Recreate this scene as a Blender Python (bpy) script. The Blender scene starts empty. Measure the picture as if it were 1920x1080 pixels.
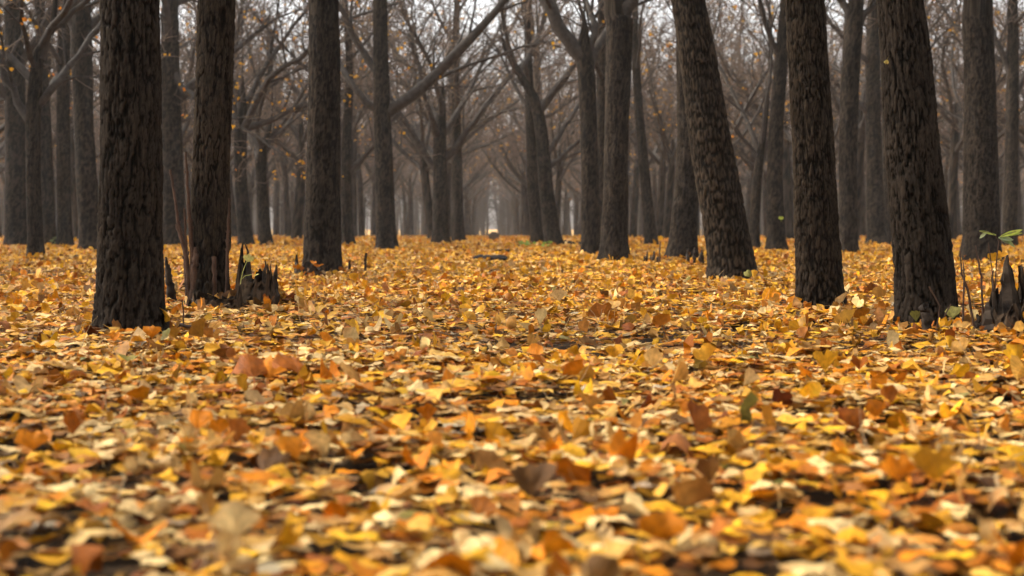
import bpy, math, random
import numpy as np
from mathutils import Vector, Matrix, Euler

random.seed(11)
RNG = np.random.default_rng(7)
scene = bpy.context.scene
COL = scene.collection
PI = math.pi

# ------------------------------------------------------------------ camera
FPX = 2667.0                     # focal length in photo pixels (50 mm on 36 mm, 1920 px wide)
CAM = Vector((0.0, 0.0, 0.40))
PITCH = math.radians(2.62)
YAW = math.radians(0.75)
cam_data = bpy.data.cameras.new('camera')
cam = bpy.data.objects.new('camera', cam_data)
COL.objects.link(cam)
cam.location = CAM
cam.rotation_euler = Euler((PI / 2 - PITCH, 0, -YAW), 'XYZ')
cam_data.lens = 50.0
cam_data.sensor_width = 36.0
cam_data.clip_end = 2000
cam_data.clip_start = 0.05
cam_data.dof.use_dof = True
cam_data.dof.focus_distance = 5.9
cam_data.dof.aperture_fstop = 4.2
scene.camera = cam
RM = cam.rotation_euler.to_matrix()
RIGHT, UP, FWD = RM @ Vector((1, 0, 0)), RM @ Vector((0, 1, 0)), RM @ Vector((0, 0, -1))


def ray(px, py):
    return FWD + RIGHT * ((px - 960) / FPX) + UP * (-(py - 540) / FPX)


def terrain(x, y):
    x = np.asarray(x, float); y = np.asarray(y, float)
    z = 0.007 * np.sin(x * 1.7 + 0.4 * y + 1.0) + 0.006 * np.sin(y * 1.3 - 0.7 * x + 2.0) + 0.005 * np.sin(x * 3.1 + y * 2.3)
    z = z + 0.004 * np.sin(5.3 * x - 1.1 * y) * np.sin(4.1 * y + 0.5)
    d = np.maximum(y - 28.0, 0)
    e = np.maximum(y - 108.0, 0)
    return z - 0.0085 * d * d / (d + 12.0) - 0.035 * e * e / (e + 15.0)


def tz(x, y):
    return float(terrain(x, y))


def ground_at(px, py):
    """the point of the ground seen at a photo position"""
    r = ray(px, py)
    z = 0.0
    for _ in range(4):
        k = (z - CAM.z) / r.z
        p = CAM + r * k
        z = tz(p.x, p.y)
    return Vector((p.x, p.y, tz(p.x, p.y)))


def depth_of(p):
    return (p - CAM).dot(FWD)


def at_depth(px, py, d):
    return CAM + ray(px, py) * d


# ------------------------------------------------------------------ helpers
def tag(o, label=None, cat=None, group=None, kind=None):
    if label: o['label'] = label
    if cat: o['category'] = cat
    if group: o['group'] = group
    if kind: o['kind'] = kind
    return o


def link(o, parent=None):
    COL.objects.link(o)
    if parent is not None:
        o.parent = parent
    return o


def empty(name, loc, rz=0.0, scale=1.0):
    o = bpy.data.objects.new(name, None)
    o.empty_display_size = 0.1
    o.location = loc
    o.rotation_euler = (0, 0, rz)
    o.scale = (scale,) * 3
    return link(o)


def copy_tree(o, parent=None):
    c = o.copy()
    COL.objects.link(c)
    c.parent = parent
    for ch in list(o.children):
        copy_tree(ch, c)
    return c


def mesh_from(name, verts, quads, mat, smooth=True, attrs=None, colors=None, tris=None):
    """verts (n,3), quads (m,4) -> mesh datablock"""
    me = bpy.data.meshes.new(name)
    verts = np.ascontiguousarray(verts, dtype=np.float32).reshape(-1, 3)
    quads = np.ascontiguousarray(quads, dtype=np.int32).reshape(-1, 4)
    nt = 0 if tris is None else len(tris)
    me.vertices.add(len(verts))
    me.vertices.foreach_set('co', verts.ravel())
    nl = len(quads) * 4 + nt * 3
    me.loops.add(nl)
    idx = quads.ravel()
    starts = np.arange(len(quads), dtype=np.int32) * 4
    if nt:
        tris = np.ascontiguousarray(tris, dtype=np.int32).reshape(-1, 3)
        starts = np.concatenate([starts, len(idx) + np.arange(nt, dtype=np.int32) * 3])
        idx = np.concatenate([idx, tris.ravel()])
    me.loops.foreach_set('vertex_index', idx)
    me.polygons.add(len(quads) + nt)
    me.polygons.foreach_set('loop_start', starts)
    me.update(calc_edges=True)
    me.polygons.foreach_set('use_smooth', np.full(len(quads) + nt, smooth))
    if attrs:
        for k, v in attrs.items():
            a = me.attributes.new(k, 'FLOAT', 'POINT')
            a.data.foreach_set('value', np.ascontiguousarray(v, dtype=np.float32).ravel())
    if colors is not None:
        a = me.attributes.new('leaf_col', 'FLOAT_COLOR', 'POINT')
        c = np.ones((len(verts), 4), np.float32)
        c[:, :3] = colors.reshape(-1, 3)
        a.data.foreach_set('color', c.ravel())
    me.materials.append(mat)
    me.update()
    return me


def obj(name, me, parent=None, loc=None):
    o = bpy.data.objects.new(name, me)
    if loc is not None:
        o.location = loc
    return link(o, parent)


class Tubes:
    """collects polylines (points, radii) and turns them into one tube mesh"""
    def __init__(self):
        self.groups = {}

    def add(self, pts, radii, sides):
        self.groups.setdefault((len(pts), sides), []).append((pts, radii))

    def arrays(self):
        V, Q, off = [], [], 0
        for (K, S), lst in self.groups.items():
            P = np.array([[tuple(p) for p in l[0]] for l in lst], float)   # n,K,3
            R = np.array([l[1] for l in lst], float)                       # n,K
            n = len(P)
            T = np.gradient(P, axis=1)
            T /= np.linalg.norm(T, axis=2, keepdims=True) + 1e-9
            D = P[:, -1] - P[:, 0]
            ref = np.zeros((n, 3))
            ref[np.arange(n), np.argmin(np.abs(D), axis=1)] = 1
            N = np.cross(T, ref[:, None, :])
            N /= np.linalg.norm(N, axis=2, keepdims=True) + 1e-9
            B = np.cross(T, N)
            a = np.arange(S) / S * 2 * PI
            ring = (P[:, :, None, :] + R[:, :, None, None] * (np.cos(a)[None, None, :, None] * N[:, :, None, :] + np.sin(a)[None, None, :, None] * B[:, :, None, :]))
            V.append(ring.reshape(-1, 3))
            k, s = np.meshgrid(np.arange(K - 1), np.arange(S), indexing='ij')
            s2 = (s + 1) % S
            q = np.stack([k * S + s, k * S + s2, (k + 1) * S + s2, (k + 1) * S + s], -1).reshape(-1, 4)
            q = q[None] + (np.arange(n) * K * S)[:, None, None]
            Q.append(q.reshape(-1, 4) + off)
            off += n * K * S
        if not V:
            return np.zeros((0, 3)), np.zeros((0, 4), int)
        return np.concatenate(V), np.concatenate(Q)

    def mesh(self, name, mat, origin=None, attrs=None):
        v, q = self.arrays()
        if origin is not None:
            v = v - np.array(tuple(origin))
        return mesh_from(name, v, q, mat)


# ------------------------------------------------------------------ noise in numpy
def _hash(ix, iy, seed):
    h = (ix.astype(np.int64) * 374761393 + iy.astype(np.int64) * 668265263 + seed * 974634777) & 0x7fffffff
    h = (h ^ (h >> 13)) * 1274126177 & 0x7fffffff
    h = (h ^ (h >> 16)) & 0x7fffffff
    return (h % 100003) / 100003.0


def vnoise(u, v, nu, seed):
    """value noise, periodic over nu cells in u"""
    iu = np.floor(u).astype(np.int64); iv = np.floor(v).astype(np.int64)
    fu = u - iu; fv = v - iv
    fu = fu * fu * (3 - 2 * fu); fv = fv * fv * (3 - 2 * fv)
    a = _hash(iu % nu, iv, seed); b = _hash((iu + 1) % nu, iv, seed)
    c = _hash(iu % nu, iv + 1, seed); d = _hash((iu + 1) % nu, iv + 1, seed)
    return (a * (1 - fu) + b * fu) * (1 - fv) + (c * (1 - fu) + d * fu) * fv


def worley(u, v, nu, seed):
    iu = np.floor(u).astype(np.int64); iv = np.floor(v).astype(np.int64)
    f1 = np.full(u.shape, 9.0); f2 = np.full(u.shape, 9.0); cid = np.zeros(u.shape)
    for du in (-1, 0, 1):
        for dv in (-1, 0, 1):
            cu = iu + du; cv = iv + dv
            px = cu + 0.1 + 0.8 * _hash(cu % nu, cv, seed)
            py = cv + 0.1 + 0.8 * _hash(cu % nu, cv, seed + 5)
            d = np.hypot(px - u, py - v)
            c = _hash(cu % nu, cv, seed + 9)
            closer = d < f1
            f2 = np.where(closer, f1, np.minimum(f2, d))
            cid = np.where(closer, c, cid)
            f1 = np.where(closer, d, f1)
    return f1, f2, cid


def bark_height(th, z, rad, seed, cw=0.030, ch=0.085, net=0.0):
    """furrowed bark: long broken ridges between deep wandering cracks. th in radians, z in metres -> height 0..1.1
    net = 0: rough flaking ridges, net = 1: long diamond meshes"""
    nc = max(6, int(round(2 * PI * rad / cw)))
    u0 = th / (2 * PI)
    w1 = vnoise(u0 * nc * 0.999, z / (ch * 0.7), nc, seed + 1) - 0.5
    w2 = vnoise(u0 * nc * 2, z / (ch * 0.28), nc * 2, seed + 2) - 0.5
    w3 = vnoise(u0 * nc * 4, z / (ch * 0.12), nc * 4, seed + 4) - 0.5
    sw = 0.9 * w1 + 0.55 * w2 + 0.30 * w3
    n1 = vnoise(u0 * nc + sw + 40, z / ch + 0.7 * w1 + 50, nc, seed + 11) - 0.5
    n1 = n1 + 0.35 * (vnoise(u0 * nc * 2 + 0.6 * w3 + 3, z / (ch * .45), nc * 2, seed + 12) - 0.5)
    n2 = vnoise(u0 * nc * 2 + 0.8 * sw + 11, z / (ch * .55) + 7, nc * 2, seed + 13) - 0.5 + 0.4 * w3
    c1 = np.clip(np.abs(n1) / 0.13, 0, 1) ** 0.8          # long wandering furrows
    c2 = np.clip(np.abs(n2) / 0.10, 0, 1) ** 0.8          # finer cracks
    n3 = vnoise(u0 * nc * 1.0 + 5, z / 0.030 + 1.5 * w2, nc, seed + 14) - 0.5
    c3 = np.clip(np.abs(n3) / 0.05, 0, 1)                 # short cross cracks
    f1, f2, cid = worley(u0 * nc * 0.999 + (0.5 + 0.2 * net) * sw + 40, z / (ch * 0.62) + 0.5 * w2 + 30, nc, seed)
    e = np.clip((f2 - f1) / 0.34, 0, 1) ** 0.8
    fine = vnoise(u0 * nc * 7, z / 0.007, nc * 7, seed + 30)
    vfine = vnoise(u0 * nc * 9, z / 0.045, nc * 9, seed + 31)
    lowb = vnoise(u0 * nc * .999 + 2, z / (ch * 1.6), nc, seed + 33)
    rough = c1 * (0.36 + 0.26 * lowb) + 0.24 * c1 * c2 + 0.08 * c3 * c1
    mesh = e * (0.55 + 0.2 * cid) + 0.14 * c2 * e
    h = rough * (1 - net) + mesh * net + 0.20 * (fine - 0.5) + 0.26 * (vfine - 0.5) + 0.02
    return np.clip(h, 0, 1.1)


# ------------------------------------------------------------------ materials
def new_mat(name):
    m = bpy.data.materials.new(name)
    m.use_nodes = True
    nt = m.node_tree
    nt.nodes.clear()
    out = nt.nodes.new('ShaderNodeOutputMaterial')
    return m, nt, out


def N(nt, t, **kw):
    n = nt.nodes.new(t)
    for k, v in kw.items():
        if k in n.inputs.keys():
            n.inputs[k].default_value = v
        else:
            setattr(n, k, v)
    return n


def ramp(nt, stops):
    r = nt.nodes.new('ShaderNodeValToRGB')
    cr = r.color_ramp
    while len(cr.elements) > 1:
        cr.elements.remove(cr.elements[-1])
    cr.elements[0].position = stops[0][0]
    cr.elements[0].color = (*stops[0][1], 1)
    for p, c in stops[1:]:
        e = cr.elements.new(p)
        e.color = (*c, 1)
    return r


def bark_material(name, crack, ridge, tip):
    m, nt, out = new_mat(name)
    L = nt.links.new
    at = N(nt, 'ShaderNodeAttribute', attribute_name='bark')
    tc = N(nt, 'ShaderNodeTexCoord')
    mp = N(nt, 'ShaderNodeMapping')
    mp.inputs['Scale'].default_value = (1, 1, 0.25)
    L(tc.outputs['Object'], mp.inputs['Vector'])
    n1 = N(nt, 'ShaderNodeTexNoise', Scale=60.0, Detail=6.0, Roughness=0.65)
    L(mp.outputs['Vector'], n1.inputs['Vector'])
    n2 = N(nt, 'ShaderNodeTexNoise', Scale=3.0, Detail=3.0)
    L(tc.outputs['Object'], n2.inputs['Vector'])
    add = N(nt, 'ShaderNodeMath', operation='MULTIPLY_ADD')
    L(n1.outputs['Fac'], add.inputs[0]); add.inputs[1].default_value = 0.45
    L(at.outputs['Fac'], add.inputs[2])
    sub = N(nt, 'ShaderNodeMath', operation='SUBTRACT')
    L(add.outputs[0], sub.inputs[0]); sub.inputs[1].default_value = 0.225
    r = ramp(nt, [(0.10, crack), (0.48, ridge), (0.92, tip)])
    L(sub.outputs[0], r.inputs['Fac'])
    tint = ramp(nt, [(0.35, (0.82, 0.78, 0.74)), (0.65, (1.15, 1.1, 1.05))])
    L(n2.outputs['Fac'], tint.inputs['Fac'])
    mul = N(nt, 'ShaderNodeMix', data_type='RGBA', blend_type='MULTIPLY')
    mul.inputs['Factor'].default_value = 1
    L(r.outputs['Color'], mul.inputs[6]); L(tint.outputs['Color'], mul.inputs[7])
    b = N(nt, 'ShaderNodeBsdfPrincipled')
    b.inputs['Roughness'].default_value = 0.9
    b.inputs['Specular IOR Level'].default_value = 0.04
    L(mul.outputs[2], b.inputs['Base Color'])
    bp = N(nt, 'ShaderNodeBump', Strength=0.9, Distance=0.010)
    L(n1.outputs['Fac'], bp.inputs['Height'])
    L(bp.outputs['Normal'], b.inputs['Normal'])
    L(b.outputs[0], out.inputs['Surface'])
    return m


M_BARK = bark_material('furrowed_bark', (0.0016, 0.0013, 0.0010), (0.0075, 0.0056, 0.0040), (0.036, 0.0275, 0.0200))
M_BARK_WARM = bark_material('warm_furrowed_bark', (0.0016, 0.0012, 0.0008), (0.0078, 0.0056, 0.0037), (0.042, 0.0310, 0.0210))


def branch_material(name, c0, c1):
    m, nt, out = new_mat(name)
    L = nt.links.new
    tc = N(nt, 'ShaderNodeTexCoord')
    n1 = N(nt, 'ShaderNodeTexNoise', Scale=14.0, Detail=5.0, Roughness=0.6)
    L(tc.outputs['Object'], n1.inputs['Vector'])
    r = ramp(nt, [(0.3, c0), (0.7, c1)])
    L(n1.outputs['Fac'], r.inputs['Fac'])
    b = N(nt, 'ShaderNodeBsdfPrincipled')
    b.inputs['Roughness'].default_value = 0.8
    b.inputs['Specular IOR Level'].default_value = 0.08
    L(r.outputs['Color'], b.inputs['Base Color'])
    n3 = N(nt, 'ShaderNodeTexNoise', Scale=90.0, Detail=3.0)
    L(tc.outputs['Object'], n3.inputs['Vector'])
    bp = N(nt, 'ShaderNodeBump', Strength=0.4, Distance=0.006)
    L(n3.outputs['Fac'], bp.inputs['Height'])
    L(bp.outputs['Normal'], b.inputs['Normal'])
    L(b.outputs[0], out.inputs['Surface'])
    return m


M_LIMB = branch_material('smooth_branch_bark', (0.018, 0.0145, 0.0115), (0.058, 0.047, 0.038))
M_TWIG = branch_material('twig_bark', (0.065, 0.045, 0.032), (0.17, 0.120, 0.086))
M_SHOOT = branch_material('reddish_shoot_bark', (0.035, 0.019, 0.012), (0.10, 0.058, 0.038))
M_ROT = branch_material('rotten_wood', (0.007, 0.005, 0.004), (0.060, 0.042, 0.028))
M_STONE = branch_material('weathered_stone', (0.05, 0.042, 0.034), (0.12, 0.10, 0.08))


def leaf_material(name, transl=0.3):
    m, nt, out = new_mat(name)
    L = nt.links.new
    at = N(nt, 'ShaderNodeAttribute', attribute_name='leaf_col')
    an = N(nt, 'ShaderNodeAttribute', attribute_name='leaf_ang')
    w = N(nt, 'ShaderNodeMath', operation='MULTIPLY'); w.inputs[1].default_value = 70.0
    L(an.outputs['Fac'], w.inputs[0])
    s = N(nt, 'ShaderNodeMath', operation='SINE'); L(w.outputs[0], s.inputs[0])
    tc = N(nt, 'ShaderNodeTexCoord')
    nz = N(nt, 'ShaderNodeTexNoise', Scale=70.0, Detail=4.0, Roughness=0.6)
    L(tc.outputs['Object'], nz.inputs['Vector'])
    mr = N(nt, 'ShaderNodeMapRange'); L(nz.outputs['Fac'], mr.inputs['Value'])
    mr.inputs['From Min'].default_value = 0.3; mr.inputs['From Max'].default_value = 0.7
    mr.inputs['To Min'].default_value = 0.68; mr.inputs['To Max'].default_value = 1.18
    m2 = N(nt, 'ShaderNodeMath', operation='MULTIPLY_ADD'); L(s.outputs[0], m2.inputs[0]); m2.inputs[1].default_value = 0.11
    L(mr.outputs[0], m2.inputs[2])
    mul = N(nt, 'ShaderNodeVectorMath', operation='SCALE')
    L(at.outputs['Color'], mul.inputs[0]); L(m2.outputs[0], mul.inputs['Scale'])
    b = N(nt, 'ShaderNodeBsdfPrincipled')
    b.inputs['Roughness'].default_value = 0.55
    b.inputs['Specular IOR Level'].default_value = 0.10
    L(mul.outputs[0], b.inputs['Base Color'])
    bp = N(nt, 'ShaderNodeBump', Strength=0.25, Distance=0.002)
    L(s.outputs[0], bp.inputs['Height']); L(bp.outputs['Normal'], b.inputs['Normal'])
    t = N(nt, 'ShaderNodeBsdfTranslucent'); L(mul.outputs[0], t.inputs['Color'])
    mx = N(nt, 'ShaderNodeMixShader'); mx.inputs[0].default_value = transl
    L(b.outputs[0], mx.inputs[1]); L(t.outputs[0], mx.inputs[2])
    L(mx.outputs[0], out.inputs['Surface'])
    return m


M_LEAF = leaf_material('ginkgo_leaf', 0.14)
M_FOLIAGE = leaf_material('hanging_leaf', 0.45)


def ground_material():
    m, nt, out = new_mat('litter_soil')
    L = nt.links.new
    tc = N(nt, 'ShaderNodeTexCoord')
    v = N(nt, 'ShaderNodeTexVoronoi', Scale=14.0); L(tc.outputs['Object'], v.inputs['Vector'])
    sep = N(nt, 'ShaderNodeSeparateColor'); L(v.outputs['Color'], sep.inputs[0])
    far = ramp(nt, [(0.0, (0.10, 0.045, 0.014)), (0.3, (0.42, 0.21, 0.035)), (0.6, (0.50, 0.30, 0.07)), (0.85, (0.30, 0.10, 0.02)), (1.0, (0.5, 0.36, 0.18))])
    L(sep.outputs[0], far.inputs['Fac'])
    nz = N(nt, 'ShaderNodeTexNoise', Scale=9.0, Detail=6.0); L(tc.outputs['Object'], nz.inputs['Vector'])
    near = ramp(nt, [(0.3, (0.012, 0.008, 0.005)), (0.7, (0.07, 0.042, 0.02))])
    L(nz.outputs['Fac'], near.inputs['Fac'])
    sx = N(nt, 'ShaderNodeSeparateXYZ'); L(tc.outputs['Object'], sx.inputs[0])
    mr = N(nt, 'ShaderNodeMapRange'); L(sx.outputs['Y'], mr.inputs['Value'])
    mr.inputs['From Min'].default_value = 12; mr.inputs['From Max'].default_value = 34
    mx = N(nt, 'ShaderNodeMix', data_type='RGBA')
    L(mr.outputs[0], mx.inputs['Factor']); L(near.outputs['Color'], mx.inputs[6]); L(far.outputs['Color'], mx.inputs[7])
    b = N(nt, 'ShaderNodeBsdfPrincipled'); b.inputs['Roughness'].default_value = 0.95
    b.inputs['Specular IOR Level'].default_value = 0.1
    L(mx.outputs[2], b.inputs['Base Color'])
    bp = N(nt, 'ShaderNodeBump', Strength=0.6, Distance=0.03)
    L(nz.outputs['Fac'], bp.inputs['Height']); L(bp.outputs['Normal'], b.inputs['Normal'])
    L(b.outputs[0], out.inputs['Surface'])
    return m


# ------------------------------------------------------------------ ground sheet
def build_ground():
    ys = np.concatenate([np.linspace(-30, -2, 12), np.linspace(-1, 14, 151), np.linspace(14.5, 60, 92), np.linspace(65, 160, 20), np.array([200, 260, 340, 440, 600])])
    xs = np.concatenate([np.array([-500, -350, -220, -140, -90, -60]), np.linspace(-40, -8, 40), np.linspace(-7.8, 7.8, 157), np.linspace(8, 40, 40), np.array([60, 90, 140, 220, 350, 500])])
    X, Y = np.meshgrid(xs, ys)
    Z = terrain(X, Y) - 0.045
    Z = np.where(Y > 160, terrain(X, np.minimum(Y, 160.0)) - 0.045, Z)
    v = np.stack([X, Y, Z], -1).reshape(-1, 3)
    ny, nx = X.shape
    i, j = np.meshgrid(np.arange(ny - 1), np.arange(nx - 1), indexing='ij')
    q = np.stack([i * nx + j, i * nx + j + 1, (i + 1) * nx + j + 1, (i + 1) * nx + j], -1).reshape(-1, 4)
    o = obj('ground', mesh_from('ground', v, q, ground_material()))
    tag(o, kind='structure')


build_ground()

# ------------------------------------------------------------------ leaves
PAL = {
    'cream':  (0.67, 0.46, 0.185),
    'tan':    (0.45, 0.240, 0.058),
    'golden': (0.60, 0.290, 0.013),
    'yellow': (0.66, 0.345, 0.012),
    'orange': (0.54, 0.170, 0.005),
    'rust':   (0.29, 0.080, 0.006),
    'brown':  (0.105, 0.046, 0.011),
    'olive':  (0.15, 0.13, 0.025),
    'grey':   (0.38, 0.31, 0.20),
}
NAMES = list(PAL)
PARR = np.array([PAL[k] for k in NAMES])
W_NEAR = np.array([0.22, 0.16, 0.23, 0.05, 0.23, 0.13, 0.07, 0.012, 0.012])
W_FAR = np.array([0.09, 0.11, 0.34, 0.20, 0.15, 0.09, 0.055, 0.01, 0.005])


def leaf_batch(n, na, nr, rng, size, curl, colors, stalk=True):
    """n leaves as arrays: verts (n,V,3) around the blade centre with the leaf lying in XY, quads of one leaf, colours (n,V,3), vein angle (n,V)"""
    A = np.radians(rng.uniform(34, 68, n))
    t = np.linspace(-1, 1, na + 1)[None, :]                        # across
    a = A[:, None] * t
    notch = rng.uniform(0, 0.35, n)[:, None] * np.exp(-(t / 0.16) ** 2) * (rng.random(n) < 0.6)[:, None]
    wav = 0.07 * np.sin(t * rng.uniform(5, 11, n)[:, None] + rng.uniform(0, 6, n)[:, None])
    Rr = 1.08 - notch + wav - 0.10 * t ** 6 - 0.05 * t ** 2 + 0.045 * rng.standard_normal((n, na + 1))
    j = (np.linspace(0.05, 1, nr + 1) ** 0.9)[None, :, None]
    r = j * Rr[:, None, :]                                         # n,nr+1,na+1
    aa = np.broadcast_to(a[:, None, :], r.shape)
    x = r * np.sin(aa)
    y = r * np.cos(aa) - 0.55
    z = 0.028 * rng.standard_normal(r.shape) * (r > .2) + 0.07 * r ** 2 * np.sin(aa * rng.uniform(3, 7, n)[:, None, None] + rng.uniform(0, 6, n)[:, None, None])
    # curl across and along
    k2 = (curl * rng.normal(0, 1.0, n))[:, None, None] + 1e-3
    k1 = (curl * rng.normal(0, 0.8, n))[:, None, None] + 1e-3
    fold = ((curl + 0.15) * rng.normal(0, 0.30, n))[:, None, None]
    z = z + fold * np.abs(x)
    xx = np.sin(k2 * x) / k2
    z = z + (1 - np.cos(k2 * x)) / k2
    yy = np.sin(k1 * y) / k1
    z = z + (1 - np.cos(k1 * y)) / k1
    V = np.stack([xx, yy, z], -1).reshape(n, -1, 3)
    ii, jj = np.meshgrid(np.arange(nr), np.arange(na), indexing='ij')
    w = na + 1
    q = np.stack([ii * w + jj, ii * w + jj + 1, (ii + 1) * w + jj + 1, (ii + 1) * w + jj], -1).reshape(-1, 4)
    # colours: browner rim, blotches
    jb = np.broadcast_to(j, r.shape).reshape(1, -1) if False else np.broadcast_to(j, r.shape).reshape(n, -1)
    rim = (np.clip(jb - 0.72, 0, 1) / 0.28) * rng.uniform(0, 0.6, n)[:, None] * (rng.random(n) < 0.5)[:, None]
    rimc = np.array([0.42, 0.20, 0.06])
    C = colors[:, None, :] * (1 - rim[..., None]) + rim[..., None] * np.minimum(colors[:, None, :], rimc) * 0.85
    C = C * (1 + 0.12 * rng.standard_normal((n, V.shape[1], 1)))
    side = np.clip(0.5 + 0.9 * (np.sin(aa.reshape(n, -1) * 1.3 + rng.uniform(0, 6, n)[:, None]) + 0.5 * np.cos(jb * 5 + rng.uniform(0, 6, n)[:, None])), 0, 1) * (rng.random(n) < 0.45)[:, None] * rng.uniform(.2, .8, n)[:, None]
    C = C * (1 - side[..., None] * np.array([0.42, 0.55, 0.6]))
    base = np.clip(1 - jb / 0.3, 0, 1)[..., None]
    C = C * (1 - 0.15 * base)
    ANG = np.broadcast_to(aa.reshape(n, -1), (n, V.shape[1])).copy()
    if stalk:
        # a thin flat leaf stalk trailing behind the blade
        L = rng.uniform(0.6, 1.1, n); bend = rng.normal(0, 0.35, n); bz = rng.normal(0, 0.25, n)
        sp = np.linspace(0, 1, 4)
        wv = 0.020 - 0.006 * sp
        y0 = np.sin(k1[:, 0, 0] * -0.52) / k1[:, 0, 0]
        z0 = (1 - np.cos(k1[:, 0, 0] * -0.52)) / k1[:, 0, 0]
        cx = bend[:, None] * sp ** 2 * L[:, None]
        cy = y0[:, None] - sp * L[:, None]
        cz = z0[:, None] + bz[:, None] * sp ** 1.5 * L[:, None]
        S1 = np.stack([cx - wv, cy, cz], -1); S2 = np.stack([cx + wv, cy, cz + 0.012], -1)
        o = V.shape[1]
        V = np.concatenate([V, S1, S2], 1)
        k = np.arange(3)
        q = np.concatenate([q, np.stack([o + k, o + k + 1, o + 5 + k, o + 4 + k], -1)])
        sc = np.broadcast_to((colors * np.array([0.85, 0.8, 0.75]))[:, None, :], (n, 8, 3))
        C = np.concatenate([C, sc], 1)
        ANG = np.concatenate([ANG, np.zeros((n, 8))], 1)
    return V * size[:, None, None], q, np.clip(C, 0.004, 0.9), ANG


def rotate(V, yaw1, tilt, yaw2):
    def rz(V, a):
        c, s = np.cos(a)[:, None], np.sin(a)[:, None]
        return np.stack([V[..., 0] * c - V[..., 1] * s, V[..., 0] * s + V[..., 1] * c, V[..., 2]], -1)
    V = rz(V, yaw2)
    c, s = np.cos(tilt)[:, None], np.sin(tilt)[:, None]
    V = np.stack([V[..., 0], V[..., 1] * c - V[..., 2] * s, V[..., 1] * s + V[..., 2] * c], -1)
    return rz(V, yaw1)


TRUNK_SPOTS = []        # (x, y, radius) of near trunks and stumps: no leaf lies inside them


def scatter(n, ymin, ymax, rng):
    """positions spread evenly over the wedge of ground the photo looks at, a little wider than its frame"""
    out = []
    while len(out) < n:
        y = np.sqrt(rng.uniform(ymin ** 2, ymax ** 2, n * 2))
        half = 0.42 * y + 1.0
        x = rng.uniform(-1, 1, n * 2) * (0.42 * ymax + 1.0)
        ok = np.abs(x) < half
        p = np.stack([x, y], -1)[ok]
        out = p if len(out) == 0 else np.concatenate([out, p])
    p = out[:n]
    p[:, 0] += 0.013 * p[:, 1]
    keep = np.ones(len(p), bool)
    for (tx, ty, tr) in TRUNK_SPOTS:
        keep &= (p[:, 0] - tx) ** 2 + (p[:, 1] - ty) ** 2 > (tr * 0.97) ** 2
    return p[keep]


def clump(x, y):
    """slow variation of how golden or how brown the litter is"""
    return 0.5 + 0.25 * np.sin(x * 2.1 + 1.3 * np.sin(y * 0.9)) + 0.25 * np.sin(y * 1.7 + 1.1 * np.sin(x * 1.3) + 2)


def heap(x, y):
    """small drifts a hand wide"""
    x = np.asarray(x, float); y = np.asarray(y, float)
    return 0.044 * (vnoise(x / 0.16 + 400, y / 0.16 + 40, 9999, 5) ** 1.5) + 0.012 * vnoise(x / 0.45 + 400, y / 0.45 + 40, 9999, 6)


def litter(name, ymin, ymax, dens, na, nr, size, rng, label, stalk, top, p=None):
    area = 0.42 * (ymax ** 2 - ymin ** 2) + 2 * (ymax - ymin)
    if p is None:
        p = scatter(int(area * dens), ymin, ymax, rng)
    n = len(p)
    far = np.clip((p[:, 1] - 3) / 9.0, 0, 1)
    u = rng.random(n)
    cn = np.cumsum(W_NEAR / W_NEAR.sum()); cf = np.cumsum(W_FAR / W_FAR.sum())
    i1 = np.searchsorted(cn, u).clip(0, len(NAMES) - 1); i2 = np.searchsorted(cf, u).clip(0, len(NAMES) - 1)
    idx = np.where(rng.random(n) < far, i2, i1)
    i3 = rng.integers(0, n, n)
    C = PARR[idx]
    other = PARR[np.searchsorted(cn, rng.random(n)).clip(0, len(NAMES) - 1)]
    mixf = rng.uniform(0, 0.35, n)[:, None]
    C = C * (1 - mixf) + other * mixf
    C = C * rng.normal(1, 0.13, n).clip(0.6, 1.4)[:, None]
    C = C * (0.86 + 0.28 * clump(p[:, 0], p[:, 1]))[:, None]
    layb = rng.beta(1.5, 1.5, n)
    gap_shade = np.clip((layb - 0.12) / 0.45, 0, 1)[:, None]          # buried leaves browner and darker: shade between leaves put into their colour
    C = C * (np.array([0.36, 0.27, 0.22]) * (1 - gap_shade) + gap_shade)
    sz = size * rng.lognormal(0, 0.27, n).clip(0.45, 1.7)
    curl = rng.choice([0.2, 0.6, 1.5], n, p=[0.48, 0.36, 0.16])
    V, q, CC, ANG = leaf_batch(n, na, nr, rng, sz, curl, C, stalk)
    tilt = np.abs(rng.normal(0, math.radians(5.5), n))
    up = rng.random(n) < top
    tilt = np.where(up, np.radians(rng.uniform(35, 100, n)), tilt)
    tilt = np.where(rng.random(n) < 0.5, tilt, tilt + PI * (~up))
    V = rotate(V, rng.uniform(0, 2 * PI, n), tilt, rng.uniform(0, 2 * PI, n))
    zmin = V[..., 2].min(1)
    zmean = V[..., 2].mean(1)
    lay = layb * 0.033 + heap(p[:, 0], p[:, 1])
    z = terrain(p[:, 0], p[:, 1]) - 0.036 + lay - np.where(up, zmin * 0.75, zmin * 0.45 + zmean * 0.3)
    V = V + np.stack([p[:, 0], p[:, 1], z], -1)[:, None, :]
    nv = V.shape[1]
    Q = (q[None] + (np.arange(n) * nv)[:, None, None]).reshape(-1, 4)
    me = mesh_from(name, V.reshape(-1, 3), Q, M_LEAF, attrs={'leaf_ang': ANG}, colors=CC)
    o = obj(name, me)
    tag(o, label, 'leaf litter', kind='stuff')
    return o


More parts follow.
